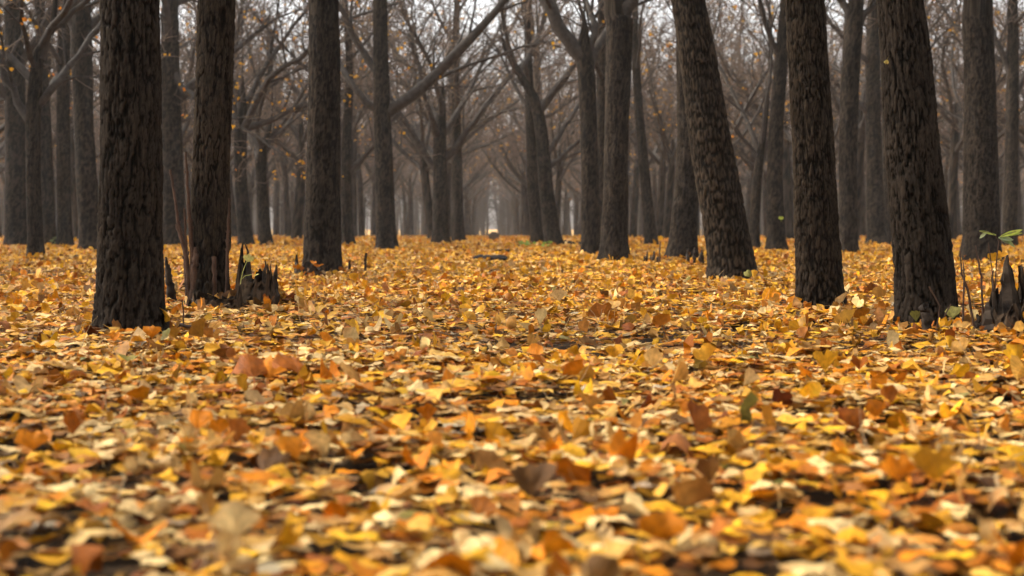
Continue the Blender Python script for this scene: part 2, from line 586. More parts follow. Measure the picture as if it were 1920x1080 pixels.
# ------------------------------------------------------------------ tree building
def trunk_mesh(name, path, radii, rows_z, cols, seed, mat, amp=0.010, cw=0.030, ch=0.085, flare=0.18, net=0.0):
    """path: list of points (z rising) relative to the base, radii along it; rows_z: heights at which rings stand"""
    P = np.array([tuple(p) for p in path], float)
    R = np.array(radii, float)
    zz = np.asarray(rows_z, float)
    # smooth path: piecewise-linear, then blurred
    def interp(vals):
        f = np.interp(zz, P[:, 2], vals)
        return f
    cx, cy, rr = interp(P[:, 0]), interp(P[:, 1]), interp(R)
    ker = np.ones(5) / 5
    if len(zz) > 12:
        for _ in range(2):
            for arr in (cx, cy, rr):
                pad = np.concatenate([np.full(2, arr[0]), arr, np.full(2, arr[-1])])
                arr[:] = np.convolve(pad, ker, 'valid')
    th = np.arange(cols) / cols * 2 * PI
    TH, Z = np.meshgrid(th, zz)
    rref = float(np.interp(0.6, P[:, 2], R))
    H = bark_height(TH, Z, rref, seed, cw, ch, net)
    low = vnoise(TH / (2 * PI) * 5, Z / 0.35, 5, seed + 50) - 0.5
    low2 = vnoise(TH / (2 * PI) * 3, Z / 0.9, 3, seed + 51) - 0.5
    fl = 1 + flare * np.exp(-np.maximum(Z, 0) / 0.10) * (1 + 0.5 * np.cos(TH * 4 + seed) + 0.3 * np.cos(TH * 7 + 2 * seed))
    rad = rr[:, None] * fl * (1 + 0.07 * low + 0.06 * low2)
    rad = rad + amp * (H - 0.65) * np.clip(rr[:, None] / 0.08, 0.05, 1)
    X = cx[:, None] + rad * np.cos(TH)
    Y = cy[:, None] + rad * np.sin(TH)
    v = np.stack([X, Y, Z], -1).reshape(-1, 3)
    nr = len(zz)
    i, j = np.meshgrid(np.arange(nr - 1), np.arange(cols), indexing='ij')
    j2 = (j + 1) % cols
    q = np.stack([i * cols + j, i * cols + j2, (i + 1) * cols + j2, (i + 1) * cols + j], -1).reshape(-1, 4)
    return mesh_from(name, v, q, mat, attrs={'bark': H.ravel()})


def perp(d):
    a = Vector((0, 0, 1)) if abs(d.z) < 0.9 else Vector((1, 0, 0))
    n = d.cross(a).normalized()
    return n, d.cross(n).normalized()


def grow(rnd, p, d, length, r0, r1, K, wob, lift):
    pts, rad = [p.copy()], [r0]
    d = d.normalized()
    step = length / (K - 1)
    for k in range(1, K):
        d = (d + Vector((rnd.gauss(0, wob), rnd.gauss(0, wob), rnd.gauss(0, wob) + lift))).normalized()
        p = p + d * step
        pts.append(p.copy())
        rad.append(r0 + (r1 - r0) * (k / (K - 1)) ** 0.8)
    return pts, rad


def side_dir(rnd, d, ang):
    n, b = perp(d)
    a = rnd.uniform(0, 2 * PI)
    return (d * math.cos(ang) + (n * math.cos(a) + b * math.sin(a)) * math.sin(ang)).normalized()


def lerp_path(pts, t):
    f = t * (len(pts) - 1)
    i = min(int(f), len(pts) - 2)
    return pts[i].lerp(pts[i + 1], f - i), (pts[i + 1] - pts[i]).normalized()


def dress(rnd, pts, rads, wood, twigs, leafpts, dens=1.0, t0=0.15):
    """hang secondary branches, tertiary ones and twigs on a limb"""
    L = sum((pts[i + 1] - pts[i]).length for i in range(len(pts) - 1))
    n2 = int(L * 3.8 * dens) + 2
    for k in range(n2):
        t = t0 + (1 - t0) * (k + rnd.random()) / n2
        p, d = lerp_path(pts, t)
        r = rads[0] + (rads[-1] - rads[0]) * t
        l2 = L * rnd.uniform(0.16, 0.40) * (1.1 - 0.55 * t) + 0.15
        d2 = side_dir(rnd, d, math.radians(rnd.uniform(28, 62)))
        d2 = (d2 + Vector((0, 0, 0.25))).normalized()
        a, b = grow(rnd, p, d2, l2, max(r * rnd.uniform(0.34, 0.55), 0.010), 0.0045, 6, 0.12, 0.03)
        wood.add(a, b, 5)
        n3 = int(l2 * 6.3 * dens) + 2
        for m in range(n3):
            t3 = 0.12 + 0.88 * (m + rnd.random()) / n3
            p3, d3 = lerp_path(a, t3)
            l3 = rnd.uniform(0.14, 0.5) * (1.1 - 0.5 * t3)
            dd = side_dir(rnd, d3, math.radians(rnd.uniform(30, 70)))
            c, e = grow(rnd, p3, dd, l3, 0.0075, 0.0036, 4, 0.16, 0.02)
            twigs.add(c, e, 3)
            for _ in range(rnd.choice((1, 1, 2))):
                p4, d4 = lerp_path(c, rnd.uniform(0.2, 1))
                f, g = grow(rnd, p4, side_dir(rnd, d4, math.radians(rnd.uniform(30, 75))), rnd.uniform(0.08, 0.30), 0.0040, 0.0026, 3, 0.15, 0.0)
                twigs.add(f, g, 3)
                if rnd.random() < 0.6:
                    leafpts.append(f[-1])


def foliage_mesh(name, leafpts, rnd, frac, rng):
    pts = [p for p in leafpts if rnd.random() < frac]
    # leaves stay on in small tufts
    allp = []
    for p in pts:
        for _ in range(rnd.choice((1, 2, 3, 4))):
            allp.append((p.x + rnd.gauss(0, .035), p.y + rnd.gauss(0, .035), p.z - abs(rnd.gauss(0, .03))))
    if not allp:
        return None
    P = np.array(allp); n = len(P)
    C = PARR[rng.choice([2, 3, 4, 2, 3], n)] * rng.normal(1, .12, n)[:, None]
    V, q, CC, ANG = leaf_batch(n, 3, 1, rng, np.full(n, 0.036) * rng.uniform(.8, 1.2, n), np.full(n, 0.7), C, False)
    V = rotate(V, rng.uniform(0, 6.28, n), rng.uniform(0.8, 2.3, n), rng.uniform(0, 6.28, n)) + P[:, None, :]
    nv = V.shape[1]
    Q = (q[None] + (np.arange(n) * nv)[:, None, None]).reshape(-1, 4)
    return mesh_from(name, V.reshape(-1, 3), Q, M_FOLIAGE, attrs={'leaf_ang': ANG}, colors=CC)


def make_tree(name, base, path, radii, seed, height=8.0, fork=2.2, n_limbs=6, limbs=(), cols=28, fine=0.05, zfine=3.0,
              mat=None, amp=0.008, dens=1.0, leaf_frac=0.10, scale_bark=1.0, flare=0.18, auto_from=None, limb_len=3.4, zcoarse=0.25, net=0.0, split=False):
    """a bare ginkgo: Empty > trunk, limb (several), crown of twigs, hanging foliage. path and radii are relative to base and carry on
    above their last point as a slimming leader up to height."""
    rnd = random.Random(seed); rng = np.random.default_rng(seed)
    root = empty(name, base)
    path = [Vector(p) for p in path]; radii = list(radii)
    if split:
        height = path[-1].z + 0.5
    last, prev = path[-1], path[-2]
    d = (last - prev).normalized()
    r = radii[-1]
    if last.z < height:
        n = max(3, int((height - last.z) / 0.6)); z0 = last.z
        p = last.copy()
        for k in range(1, n + 1):
            d = (d + Vector((rnd.gauss(0, .05), rnd.gauss(0, .05), 0.18))).normalized()
            p = p + d * ((height - z0) / n)
            path.append(p.copy())
            t = k / n
            radii.append(max(0.010, r * (1 - t) ** 0.75))
    zs = [-0.12]
    while zs[-1] < zfine:
        zs.append(zs[-1] + fine)
    while zs[-1] < path[-1].z:
        zs.append(zs[-1] + zcoarse)
    zs[-1] = path[-1].z
    first = [Vector((path[0].x, path[0].y, -0.15))]
    me = trunk_mesh('trunk', first + path, [radii[0]] + radii, zs, cols, seed, mat or M_BARK, amp, 0.019 * scale_bark, 0.105 * scale_bark, flare, net)
    obj('trunk', me, root)
    twigs = Tubes(); leafpts = []

    def on_trunk(z):
        for i in range(len(path) - 1):
            if path[i].z <= z <= path[i + 1].z:
                t = (z - path[i].z) / (path[i + 1].z - path[i].z + 1e-6)
                return path[i].lerp(path[i + 1], t), radii[i] + (radii[i + 1] - radii[i]) * t
        return path[-1], radii[-1]
    # limbs given point by point
    for pts, rads in limbs:
        pts = [Vector(p) for p in pts]
        dl = (pts[-1] - pts[-2]).normalized()
        rem = max(0.6, limb_len - sum((pts[i + 1] - pts[i]).length for i in range(len(pts) - 1)))
        ext, er = grow(rnd, pts[-1], dl, rem, rads[-1], 0.008, 6, 0.08, 0.04)
        # refine
        fullp = pts + ext[1:]; fullr = list(rads) + er[1:]
        fp, fr = [], []
        tot = 18
        for k in range(tot):
            f = k / (tot - 1) * (len(fullp) - 1); i = min(int(f), len(fullp) - 2)
            fp.append(fullp[i].lerp(fullp[i + 1], f - i) + Vector((rnd.gauss(0, .016), rnd.gauss(0, .016), rnd.gauss(0, .016))) * (k > 0))
            fr.append((fullr[i] + (fullr[i + 1] - fullr[i]) * (f - i)) * (1 + rnd.gauss(0, .05)))
        wood = Tubes(); wood.add(fp, fr, 10)
        dress(rnd, fp, fr, wood, twigs, leafpts, dens)
        obj('limb', wood.mesh('limb', M_LIMB), root)
    # limbs that leave the trunk by themselves
    a0 = rnd.uniform(0, 6.28)
    zf = auto_from or fork
    for k in range(n_limbs):
        t = k / max(1, n_limbs - 1)
        z = zf + (height * 0.80 - zf) * t ** 1.15 + rnd.uniform(-.12, .12) * (k > 0)
        p, r = on_trunk(z)
        a = a0 + k * 2.4 + rnd.uniform(-.4, .4)
        el = math.radians(rnd.uniform(22, 55))
        if split:
            z = max(path[-1].z - 0.45 - rnd.uniform(0, .35) - (0.25 if k % 2 else 0), 1.0)
            p, r = on_trunk(z)
            a = a0 + k * 2 * PI / max(n_limbs, 1) + rnd.uniform(-.35, .35)
            el = math.radians(rnd.uniform(34, 62))
        d = Vector((math.cos(a) * math.cos(el), math.sin(a) * math.cos(el), math.sin(el)))
        L = limb_len * rnd.uniform(0.8, 1.15) * (1 - 0.58 * t)
        r0 = max(0.014, r * rnd.uniform(0.42, 0.62))
        if split:
            L = limb_len * rnd.uniform(1.25, 1.75); r0 = max(0.02, r * rnd.uniform(0.5, 0.72))
        pts, rads = grow(rnd, p, d, L, r0, 0.008, 15 if split else 11, 0.12, 0.03)
        rads = [r_ * (1 + rnd.gauss(0, .05)) for r_ in rads]
        wood = Tubes(); wood.add(pts, rads, 8)
        dress(rnd, pts, rads, wood, twigs, leafpts, dens)
        obj('limb', wood.mesh('limb', M_LIMB), root)
    # twigs along the leader
    top = [] if split else [p for p in path if p.z > zf]
    if len(top) > 2:
        dress(rnd, top, [0.03] * len(top), twigs, twigs, leafpts, 0.6, 0.1)
    cr = obj('crown', twigs.mesh('crown', M_TWIG), root)
    cr['label'] = 'tangle of fine bare brown twigs'
    fm = foliage_mesh('foliage', leafpts, rnd, leaf_frac, rng)
    if fm:
        fo = obj('foliage', fm, root)
        fo['label'] = 'last yellow leaves still hanging on'
    return root


def px_tree(spec):
    """a tree standing where the photo shows it; pts = (px, py, width in px) from the base up"""
    pts = spec['pts']
    g = ground_at(pts[0][0], pts[0][1])
    D = depth_of(g)
    path, radii = [], []
    for (px, py, w) in pts:
        p = at_depth(px, py, D) - g
        path.append(Vector((p.x, p.y, max(p.z, 0.0))))
        radii.append(w / FPX * D / 2)
    path[0] = Vector((0, 0, 0))
    limbs = []
    for lb in spec.get('limbs', ()):
        lp = []; lr = []
        for q in lb:
            dd = D + (q[3] if len(q) > 3 else 0)
            lp.append(at_depth(q[0], q[1], dd) - g)
            lr.append(q[2] / FPX * D / 2)
        limbs.append((lp, lr))
    TRUNK_SPOTS.append((g.x, g.y, radii[0]))
    near = D < 9
    mid = D < 16
    kw = dict(cols=176 if near else (96 if mid else 48), fine=0.0065 if near else (0.014 if mid else 0.03),
              zfine=1.9 if D < 6 else (2.5 if mid else 4.0), amp=0.018 if mid else 0.012)
    ztop = 0.4 + 0.16 * D
    kw['auto_from'] = spec.get('auto', (ztop + 0.3) if D < 15 else 2.35 + 0.5 * random.random())
    kw['n_limbs'] = spec.get('n', 6) + (3 if D > 15 and not spec.get('split') else 0)
    kw['height'] = spec.get('height', 8.5)
    kw['mat'] = spec.get('mat')
    kw['flare'] = spec.get('flare', 0.17)
    kw['leaf_frac'] = spec.get('leaves', 0.08)
    kw['scale_bark'] = spec.get('bark', 1.0)
    kw['dens'] = 0.9
    kw['net'] = spec.get('net', 0.25)
    kw['split'] = spec.get('split', False)
    t = make_tree('ginkgo_tree', g, path, radii, spec['seed'], limbs=limbs, **kw)
    tag(t, spec['label'], 'tree', spec.get('group'))
    return t


SPECS = [
    dict(seed=101, label='thick dark ginkgo trunk nearest on the left, deeply furrowed, standing alone in the leaves', bark=0.75, flare=.09,
         pts=[(242, 626, 128), (243, 560, 120), (246, 300, 114), (245, 120, 110), (243, 0, 107)]),
    dict(seed=102, label='ginkgo trunk with peeling lower bark rising between sucker shoots and a splintered stump', mat=M_BARK_WARM,
         pts=[(392, 572, 76), (393, 520, 68), (394, 474, 64), (394, 464, 75), (395, 430, 72), (396, 300, 65), (402, 130, 66), (405, 0, 68)]),
    dict(seed=103, label='straight dark trunk behind two thin standing sticks, third large trunk from the left',
         pts=[(604, 513, 72), (604, 470, 68), (606, 330, 63), (608, 150, 58), (607, 0, 55)]),
    dict(seed=104, label='slender trunk with a long limb slanting up to the right and one to the left', n=0,
         pts=[(726, 469, 44), (724, 440, 38), (719, 300, 35), (716, 200, 31), (713, 60, 28), (712, 0, 27)],
         limbs=[[(726, 212, 22), (755, 190, 22), (800, 155, 21), (860, 95, 18), (945, 0, 14)],
                [(712, 212, 15), (690, 195, 13), (665, 165, 12), (638, 112, 10, 0.3), (612, 60, 8, 0.6)],
                [(724, 205, 10), (770, 175, 9), (830, 140, 8, 0.6), (900, 112, 6, 1.2), (980, 90, 5, 1.6)]]),
    dict(seed=105, label='tree forking low into several curved limbs, left beside the far end of the avenue', n=2, auto=3.0,
         split=True, pts=[(827, 456, 36), (826, 430, 31), (825, 330, 27), (824, 270, 25), (828, 200, 17)],
         limbs=[[(833, 300, 13), (860, 270, 13), (885, 235, 11), (925, 180, 9), (960, 140, 7)],
                [(820, 320, 13), (795, 285, 13), (770, 245, 11), (735, 190, 8), (715, 150, 6)],
                [(828, 255, 14), (850, 225, 11, .3), (880, 170, 9, .6), (900, 130, 7, .8)],
                [(822, 262, 14), (812, 225, 11, -.3), (795, 180, 9, -.5), (780, 110, 7, -.8)]]),
    dict(seed=106, label='tree curving left to a fork, its right limb crossing over the avenue edge', n=2, auto=3.6,
         split=True, pts=[(1040, 459, 36), (1035, 430, 30), (1024, 350, 27), (1018, 270, 25), (1010, 215, 22), (1000, 180, 20), (975, 140, 17), (955, 105, 14)],
         limbs=[[(1010, 212, 15), (1030, 180, 14), (1050, 160, 14), (1075, 125, 11), (1095, 80, 8)],
                [(1020, 300, 12), (1035, 270, 11), (1060, 235, 10, .4), (1090, 190, 7, .7)],
                [(1022, 320, 8), (1050, 300, 8), (1085, 265, 6, .4), (1130, 230, 5, .6)]]),
    dict(seed=107, label='pale-topped trunk dividing into two limbs, tight beside a thicker trunk on its right', n=1,
         split=True, pts=[(1108, 478, 38), (1108, 440, 36), (1106, 330, 33), (1103, 220, 32), (1099, 130, 34), (1097, 100, 30)], height=7.5, auto=3.4,
         limbs=[[(1098, 125, 28), (1080, 95, 28), (1055, 55, 26), (1020, -5, 22), (1000, -50, 17)],
                [(1100, 118, 15), (1112, 85, 14), (1120, 50, 13), (1105, 15, 11, .3), (1085, -20, 9, .5)]]),
    dict(seed=108, label='thick upright trunk just right of the avenue, forked at the top of the view', n=5, auto=3.2,
         pts=[(1151, 490, 56), (1152, 455, 50), (1155, 350, 46), (1157, 200, 45), (1161, 60, 49), (1162, 20, 52), (1150, -40, 34)],
         limbs=[[(1168, 35, 28), (1182, 0, 26), (1200, -60, 22), (1225, -130, 16)]]),
    dict(seed=109, label='dark trunk half hidden behind a trunk leaning left, with cut stubs at its foot',
         pts=[(1278, 488, 60), (1280, 460, 55), (1287, 360, 44), (1289, 250, 38), (1286, 130, 34), (1282, 0, 30)], n=5),
    dict(seed=110, label='trunk leaning strongly left with netted diamond-pattern bark', mat=M_BARK_WARM, bark=1.3, net=0.85,
         pts=[(1376, 526, 90), (1372, 490, 86), (1356, 400, 82), (1338, 300, 79), (1318, 170, 73), (1304, 80, 68), (1290, 0, 64)]),
    dict(seed=111, label='clean straight trunk right of centre foreground without any sprouts at its foot', mat=M_BARK_WARM, bark=0.85, net=0.4,
         pts=[(1540, 582, 88), (1537, 520, 84), (1528, 350, 77), (1520, 200, 73), (1513, 80, 70), (1509, 0, 69)]),
    dict(seed=112, label='heavy dark trunk nearest on the right, leaning left above leaf-choked stubs', bark=0.75,
         pts=[(1742, 618, 110), (1738, 560, 108), (1722, 400, 102), (1708, 240, 96), (1697, 100, 88), (1687, 0, 82)]),
    dict(seed=113, label='stout trunk at the right edge standing behind the leafy seedling',
         pts=[(1840, 493, 74), (1840, 450, 66), (1839, 300, 61), (1837, 150, 57), (1832, 0, 54)]),
    dict(seed=114, label='slim trunk with a small green sprig on it, bending right as it rises', n=4, leaves=.05,
         pts=[(1456, 471, 40), (1455, 440, 34), (1453, 330, 30), (1456, 220, 27), (1466, 100, 24), (1474, 0, 20)]),
    dict(seed=115, label='smooth grey trunk just right of the clean straight foreground trunk', n=4,
         pts=[(1592, 477, 38), (1591, 440, 35), (1590, 300, 34), (1594, 150, 34), (1600, 60, 36), (1606, 0, 28)], auto=3.3,
         limbs=[[(1600, 60, 18), (1585, 20, 15), (1560, -30, 12), (1530, -80, 9)], [(1604, 50, 15), (1620, 25, 13), (1650, 5, 11), (1690, -20, 8)]]),
    dict(seed=116, label='trunk in the gap between two right foreground trunks, with low side branches', n=4, auto=3.0,
         pts=[(1646, 459, 42), (1643, 430, 35), (1640, 330, 31), (1637, 220, 29), (1636, 100, 26), (1638, 0, 22)],
         limbs=[[(1636, 225, 12), (1615, 195, 10), (1590, 175, 8), (1560, 150, 6)], [(1640, 222, 12), (1665, 190, 10), (1690, 165, 8), (1720, 120, 6)]]),
    dict(seed=117, label='thin trunk at the left edge branching wide at two limbs below mid height', n=3, auto=2.7, 
         split=True, leaves=.45, pts=[(68, 486, 31), (66, 450, 28), (63, 330, 26), (62, 230, 27), (66, 160, 25), (72, 100, 22), (90, 60, 15)],
         limbs=[[(56, 225, 17), (35, 195, 15), (15, 150, 14), (-5, 100, 11), (-30, 40, 9)],
                [(72, 195, 15), (95, 170, 14), (130, 130, 13, .4), (180, 60, 10, .8)],
                [(68, 130, 12), (45, 80, 10, -.4), (35, 20, 8, -.7)],
                [(76, 110, 17), (90, 62, 14), (120, 35, 12), (165, -5, 9)]]),
    dict(seed=118, label='upright smooth trunk just left of the nearest left trunk', n=4,
         leaves=.45, pts=[(172, 471, 46), (170, 440, 42), (162, 330, 38), (156, 200, 36), (153, 80, 40), (153, 0, 34)], auto=3.1,
         limbs=[[(150, 75, 18), (135, 40, 16), (115, 0, 13), (90, -40, 10)], [(158, 80, 14), (180, 55, 12), (215, 20, 9), (250, -20, 7)]]),
    dict(seed=119, label='wide dim trunk behind the thin branching trunk at the left edge', n=4,
         pts=[(32, 463, 46), (31, 430, 42), (30, 300, 40), (28, 150, 37), (24, 0, 33)]),
    dict(seed=120, label='dim trunk between the left-edge trees and the upright smooth trunk', n=4,
         leaves=.45, pts=[(122, 462, 32), (121, 430, 28), (119, 330, 26), (118, 200, 24), (120, 80, 22), (121, 0, 18)]),
    dict(seed=121, label='broad dim trunk seen between the two nearest left trunks', n=5, 
         leaves=.45, pts=[(326, 461, 50), (325, 430, 45), (323, 330, 42), (320, 200, 38), (318, 80, 34), (318, 0, 30)],
         limbs=[[(328, 180, 14), (305, 130, 12, .4), (280, 90, 9, .8)], [(322, 120, 13), (345, 170, 12, -.2), (372, 185, 10, -.3), (395, 200, 8, -.4)]]),
    dict(seed=122, label='tree with a level limb reaching right towards the third large trunk', n=2, auto=3.2, 
         split=True, leaves=.45, pts=[(462, 462, 31), (458, 430, 27), (451, 330, 24), (450, 250, 25), (455, 200, 17)],
         limbs=[[(457, 242, 13), (490, 232, 12), (530, 212, 11), (575, 197, 10), (620, 180, 7, .3)],
                [(448, 240, 14), (437, 200, 11, .2), (430, 150, 9, .4), (440, 90, 7, .5)],
                [(453, 225, 13), (470, 180, 11, .2), (500, 120, 9, .3), (545, 60, 7, .4), (580, 10, 6, .5)]]),
    dict(seed=123, label='small forked tree right behind the level-limbed tree', n=3, auto=2.6,
         split=True, pts=[(498, 459, 28), (496, 430, 24), (490, 340, 21), (488, 300, 21), (500, 260, 14)],
         limbs=[[(494, 290, 11), (515, 260, 10), (540, 230, 8, .3), (575, 180, 6, .6)], [(485, 295, 10), (470, 260, 9, .3), (455, 215, 7, .6)]]),
    dict(seed=124, label='thin trunk leaning left in the gap right of the avenue pair', n=3,
         pts=[(1222, 460, 26), (1218, 420, 22), (1208, 320, 19), (1198, 210, 17), (1192, 120, 15), (1190, 0, 12)]),
    dict(seed=125, label='thin trunk bending right just right of the leaning netted trunk', n=2, auto=3.4,
         split=True, pts=[(1414, 468, 23), (1415, 420, 19), (1420, 340, 17), (1424, 300, 17), (1432, 250, 12)],
         limbs=[[(1422, 300, 9), (1405, 275, 8), (1375, 240, 7), (1350, 200, 5)], [(1426, 298, 9), (1440, 265, 8), (1460, 220, 6)]]),
    dict(seed=126, label='dim trunk directly right of the third large trunk', n=3, auto=2.6,
         pts=[(652, 458, 29), (650, 430, 24), (648, 350, 21), (650, 260, 18), (655, 160, 15)],
         limbs=[[(652, 330, 9), (675, 300, 9), (705, 270, 8), (735, 225, 6)], [(646, 310, 10), (632, 270, 9), (625, 220, 7)]]),
    dict(seed=127, label='dim straight trunk close behind the low-forking avenue tree', n=3,
         pts=[(860, 454, 26), (859, 420, 22), (857, 340, 20), (855, 220, 17), (853, 100, 14)]),
    dict(seed=128, label='straight dim trunk tucked behind the curving avenue tree', n=4,
         pts=[(1008, 456, 26), (1005, 420, 23), (998, 330, 21), (994, 220, 18), (990, 100, 15)]),
    dict(seed=129, label='slim upright trunk squeezed between the pale-topped trunk and its thick neighbour', n=4,
         pts=[(1129, 470, 28), (1129, 420, 26), (1129, 300, 25), (1131, 150, 24), (1132, 0, 22)]),
    dict(seed=130, label='dim trunk at the far right edge of the view', n=4,
         pts=[(1893, 462, 30), (1893, 430, 27), (1896, 330, 25), (1898, 200, 23), (1900, 60, 20)],
         limbs=[[(1896, 150, 14), (1880, 105, 12), (1862, 60, 10)]]),
    dict(seed=131, label='dim trunk behind the upright smooth trunk, left of the avenue', n=4,
         pts=[(90, 460, 34), (89, 430, 30), (86, 330, 27), (82, 220, 25), (78, 100, 20)]),
    dict(seed=132, label='slim dim trunk left of the heavy nearest right trunk, deep in the row', n=4,
         pts=[(1668, 456, 24), (1667, 430, 20), (1664, 300, 18), (1660, 150, 16)]),
]
for s in SPECS:
    px_tree(s)

# ------------------------------------------------------------------ the rows of the plantation behind them
VAR = []
for k in range(9):
    rnd = random.Random(500 + k)
    r0 = rnd.uniform(0.095, 0.125)
    lx, ly = rnd.gauss(0, .10), rnd.gauss(0, .10)
    path = [(0, 0, 0), (lx * .3, ly * .3, .5), (lx * .7 + rnd.gauss(0, .02), ly * .7, 1.2), (lx, ly, 1.9), (lx * 1.1, ly * 1.2, 2.3)]
    rad = [r0 * 1.12, r0, r0 * .93, r0 * .88, r0 * .8]
    t = make_tree('ginkgo_tree', (0, 0, 0), path, rad, 700 + k, height=rnd.uniform(7.5, 9.0), fork=rnd.uniform(1.5, 2.2), n_limbs=rnd.choice((8, 9, 9)) if k % 3 == 0 else rnd.choice((5, 6)),
                  cols=20, fine=0.12, zfine=2.4, amp=0.012, dens=1.0, leaf_frac=0.09, limb_len=rnd.uniform(2.9, 3.6), split=k % 3 != 0)
    VAR.append(t)

grid = []
rnd = random.Random(5)
row = 0
y = 30.0
while y < 104:
    half = 0.375 * y + 1.2
    step = 3.0 if y < 60 else 4.6
    ks = int(half / 3.0) + 1
    for k in range(-ks, ks):
        x = 1.5 + 3.0 * k + 0.013 * y * 0
        if abs(x) > half:
            continue
        if y < 34 and abs(x) < 3:
            continue
        if rnd.random() < 0.07:
            continue
        xx, yy = x + rnd.gauss(0, .16), y + rnd.gauss(0, .3)
        grid.append((xx, yy))
    y += step
grid.sort(key=lambda g: g[1])
print('grid trees', len(grid))
used = [False] * len(VAR)


def background_label(x, y):
    side = 'left' if x < 0 else 'right'
    if abs(x) < 2.4:
        if y < 62:
            return ('bare hazy tree in the row lining the %s side of the avenue' % side, 'hazy trees lining the %s side of the avenue' % side)
        return ('pale distant tree near the far bright end of the avenue, %s side' % side, 'distant trees at the far end of the avenue, %s side' % side)
    band = 'middle' if y < 48 else ('deep' if y < 72 else 'farthest')
    return ('bare hazy ginkgo in the %s rows of the wood %s of the avenue' % (band, side), 'trees in the %s rows of the wood, %s of the avenue' % (band, side))


for n, (x, y) in enumerate(grid):
    v = rnd.randrange(len(VAR))
    if n < len(VAR):
        v = n
    if not used[v]:
        o = VAR[v]; used[v] = True
    else:
        o = copy_tree(VAR[v])
    s = rnd.uniform(0.88, 1.14)
    o.location = (x, y, tz(x, y) - 0.02)
    o.rotation_euler = (rnd.gauss(0, .015), rnd.gauss(0, .015), rnd.uniform(0, 2 * PI))
    o.scale = (s * rnd.uniform(.95, 1.2), s * rnd.uniform(.95, 1.2), s)
    o.scale[1] = o.scale[0]
    lb, gr = background_label(x, y)
    tag(o, lb, 'tree', gr)


# the wood beyond the last rows reads as one mass
def far_wood():
    rnd = random.Random(77)
    tb = Tubes()
    for k in range(950):
        y = rnd.uniform(106, 150)
        x = rnd.uniform(-1, 1) * (0.40 * y + 4)
        if abs(x) < 0.45:
            x += 2.0 * (1 if x > 0 else -1)
        b = Vector((x, y, tz(x, y) - .1))
        r = rnd.uniform(.10, .16)
        pts, rad = grow(rnd, b, Vector((rnd.gauss(0, .03), rnd.gauss(0, .03), 1)), rnd.uniform(7, 9), r, .02, 7, .03, .02)
        tb.add(pts, rad, 6)
        for m in range(16):
            p, d = lerp_path(pts, rnd.uniform(.24, .95))
            a, c = grow(rnd, p, side_dir(rnd, d, math.radians(rnd.uniform(30, 60))), rnd.uniform(.9, 2.6), .035, .008, 5, .12, .03)
            tb.add(a, c, 4)
            for q in range(7):
                p3, d3 = lerp_path(a, rnd.uniform(.15, 1))
                e, f = grow(rnd, p3, side_dir(rnd, d3, math.radians(rnd.uniform(30, 70))), rnd.uniform(.3, 1.0), .014, .007, 3, .12, .02)
                tb.add(e, f, 3)
    for k in range(70):
        b = Vector((rnd.uniform(-5, 5), rnd.uniform(108, 150), 0)); b.z = tz(b.x, b.y) - .1
        if abs(b.x) < .38:
            continue
        pts, rad = grow(rnd, b, Vector((rnd.gauss(0, .03), rnd.gauss(0, .03), 1)), rnd.uniform(6, 9), rnd.uniform(.07, .12), .02, 7, .03, .02)
        tb.add(pts, rad, 6)
        for m in range(26):
            p, d = lerp_path(pts, rnd.uniform(.12, .95))
            a, c = grow(rnd, p, side_dir(rnd, d, math.radians(rnd.uniform(30, 70))), rnd.uniform(.7, 2.0), .03, .008, 5, .12, .03)
            tb.add(a, c, 4)
    o = obj('distant_wood', tb.mesh('distant_wood', M_LIMB))
    tag(o, 'far mass of bare trees beyond the last rows', 'woodland', kind='stuff')


far_wood()


def surrounding_wood():
    """the same wood to the sides and behind: the photo does not show it, its shade falls on what it shows"""
    rnd = random.Random(78)
    tb = Tubes()
    y = -27.0
    while y < 34:
        for k in range(-8, 8):
            x = 1.5 + 3 * k + rnd.gauss(0, .15); yy = y + rnd.gauss(0, .3)
            if yy > -1.5 and abs(x) < 0.46 * max(yy, 0) + 1.9:
                continue
            if abs(x) > 0.42 * max(yy, 0) + 15:
                continue
            b = Vector((x, yy, tz(x, yy) - .1))
            pts, rad = grow(rnd, b, Vector((rnd.gauss(0, .03), rnd.gauss(0, .03), 1)), rnd.uniform(7, 9), rnd.uniform(.11, .15), .02, 9, .03, .02)
            tb.add(pts, rad, 12)
            for m in range(13):
                p, d = lerp_path(pts, rnd.uniform(.26, .95))
                a, c = grow(rnd, p, side_dir(rnd, d, math.radians(rnd.uniform(35, 60))), rnd.uniform(1.2, 3.0), .04, .009, 7, .10, .03)
                tb.add(a, c, 6)
                for q in range(22):
                    p3, d3 = lerp_path(a, rnd.uniform(.15, 1))
                    e, f = grow(rnd, p3, side_dir(rnd, d3, math.radians(rnd.uniform(30, 70))), rnd.uniform(.3, 1.0), .014, .006, 4, .12, .02)
                    tb.add(e, f, 3)
        y += 3.0
    o = obj('surrounding_wood', tb.mesh('surrounding_wood', M_LIMB))
    tag(o, 'more bare trees of the same wood on both sides', 'woodland', kind='stuff')


surrounding_wood()

# ------------------------------------------------------------------ litter
# ------------------------------------------------------------------ stumps, shoots, sticks
rnd = random.Random(31)
rngd = np.random.default_rng(31)


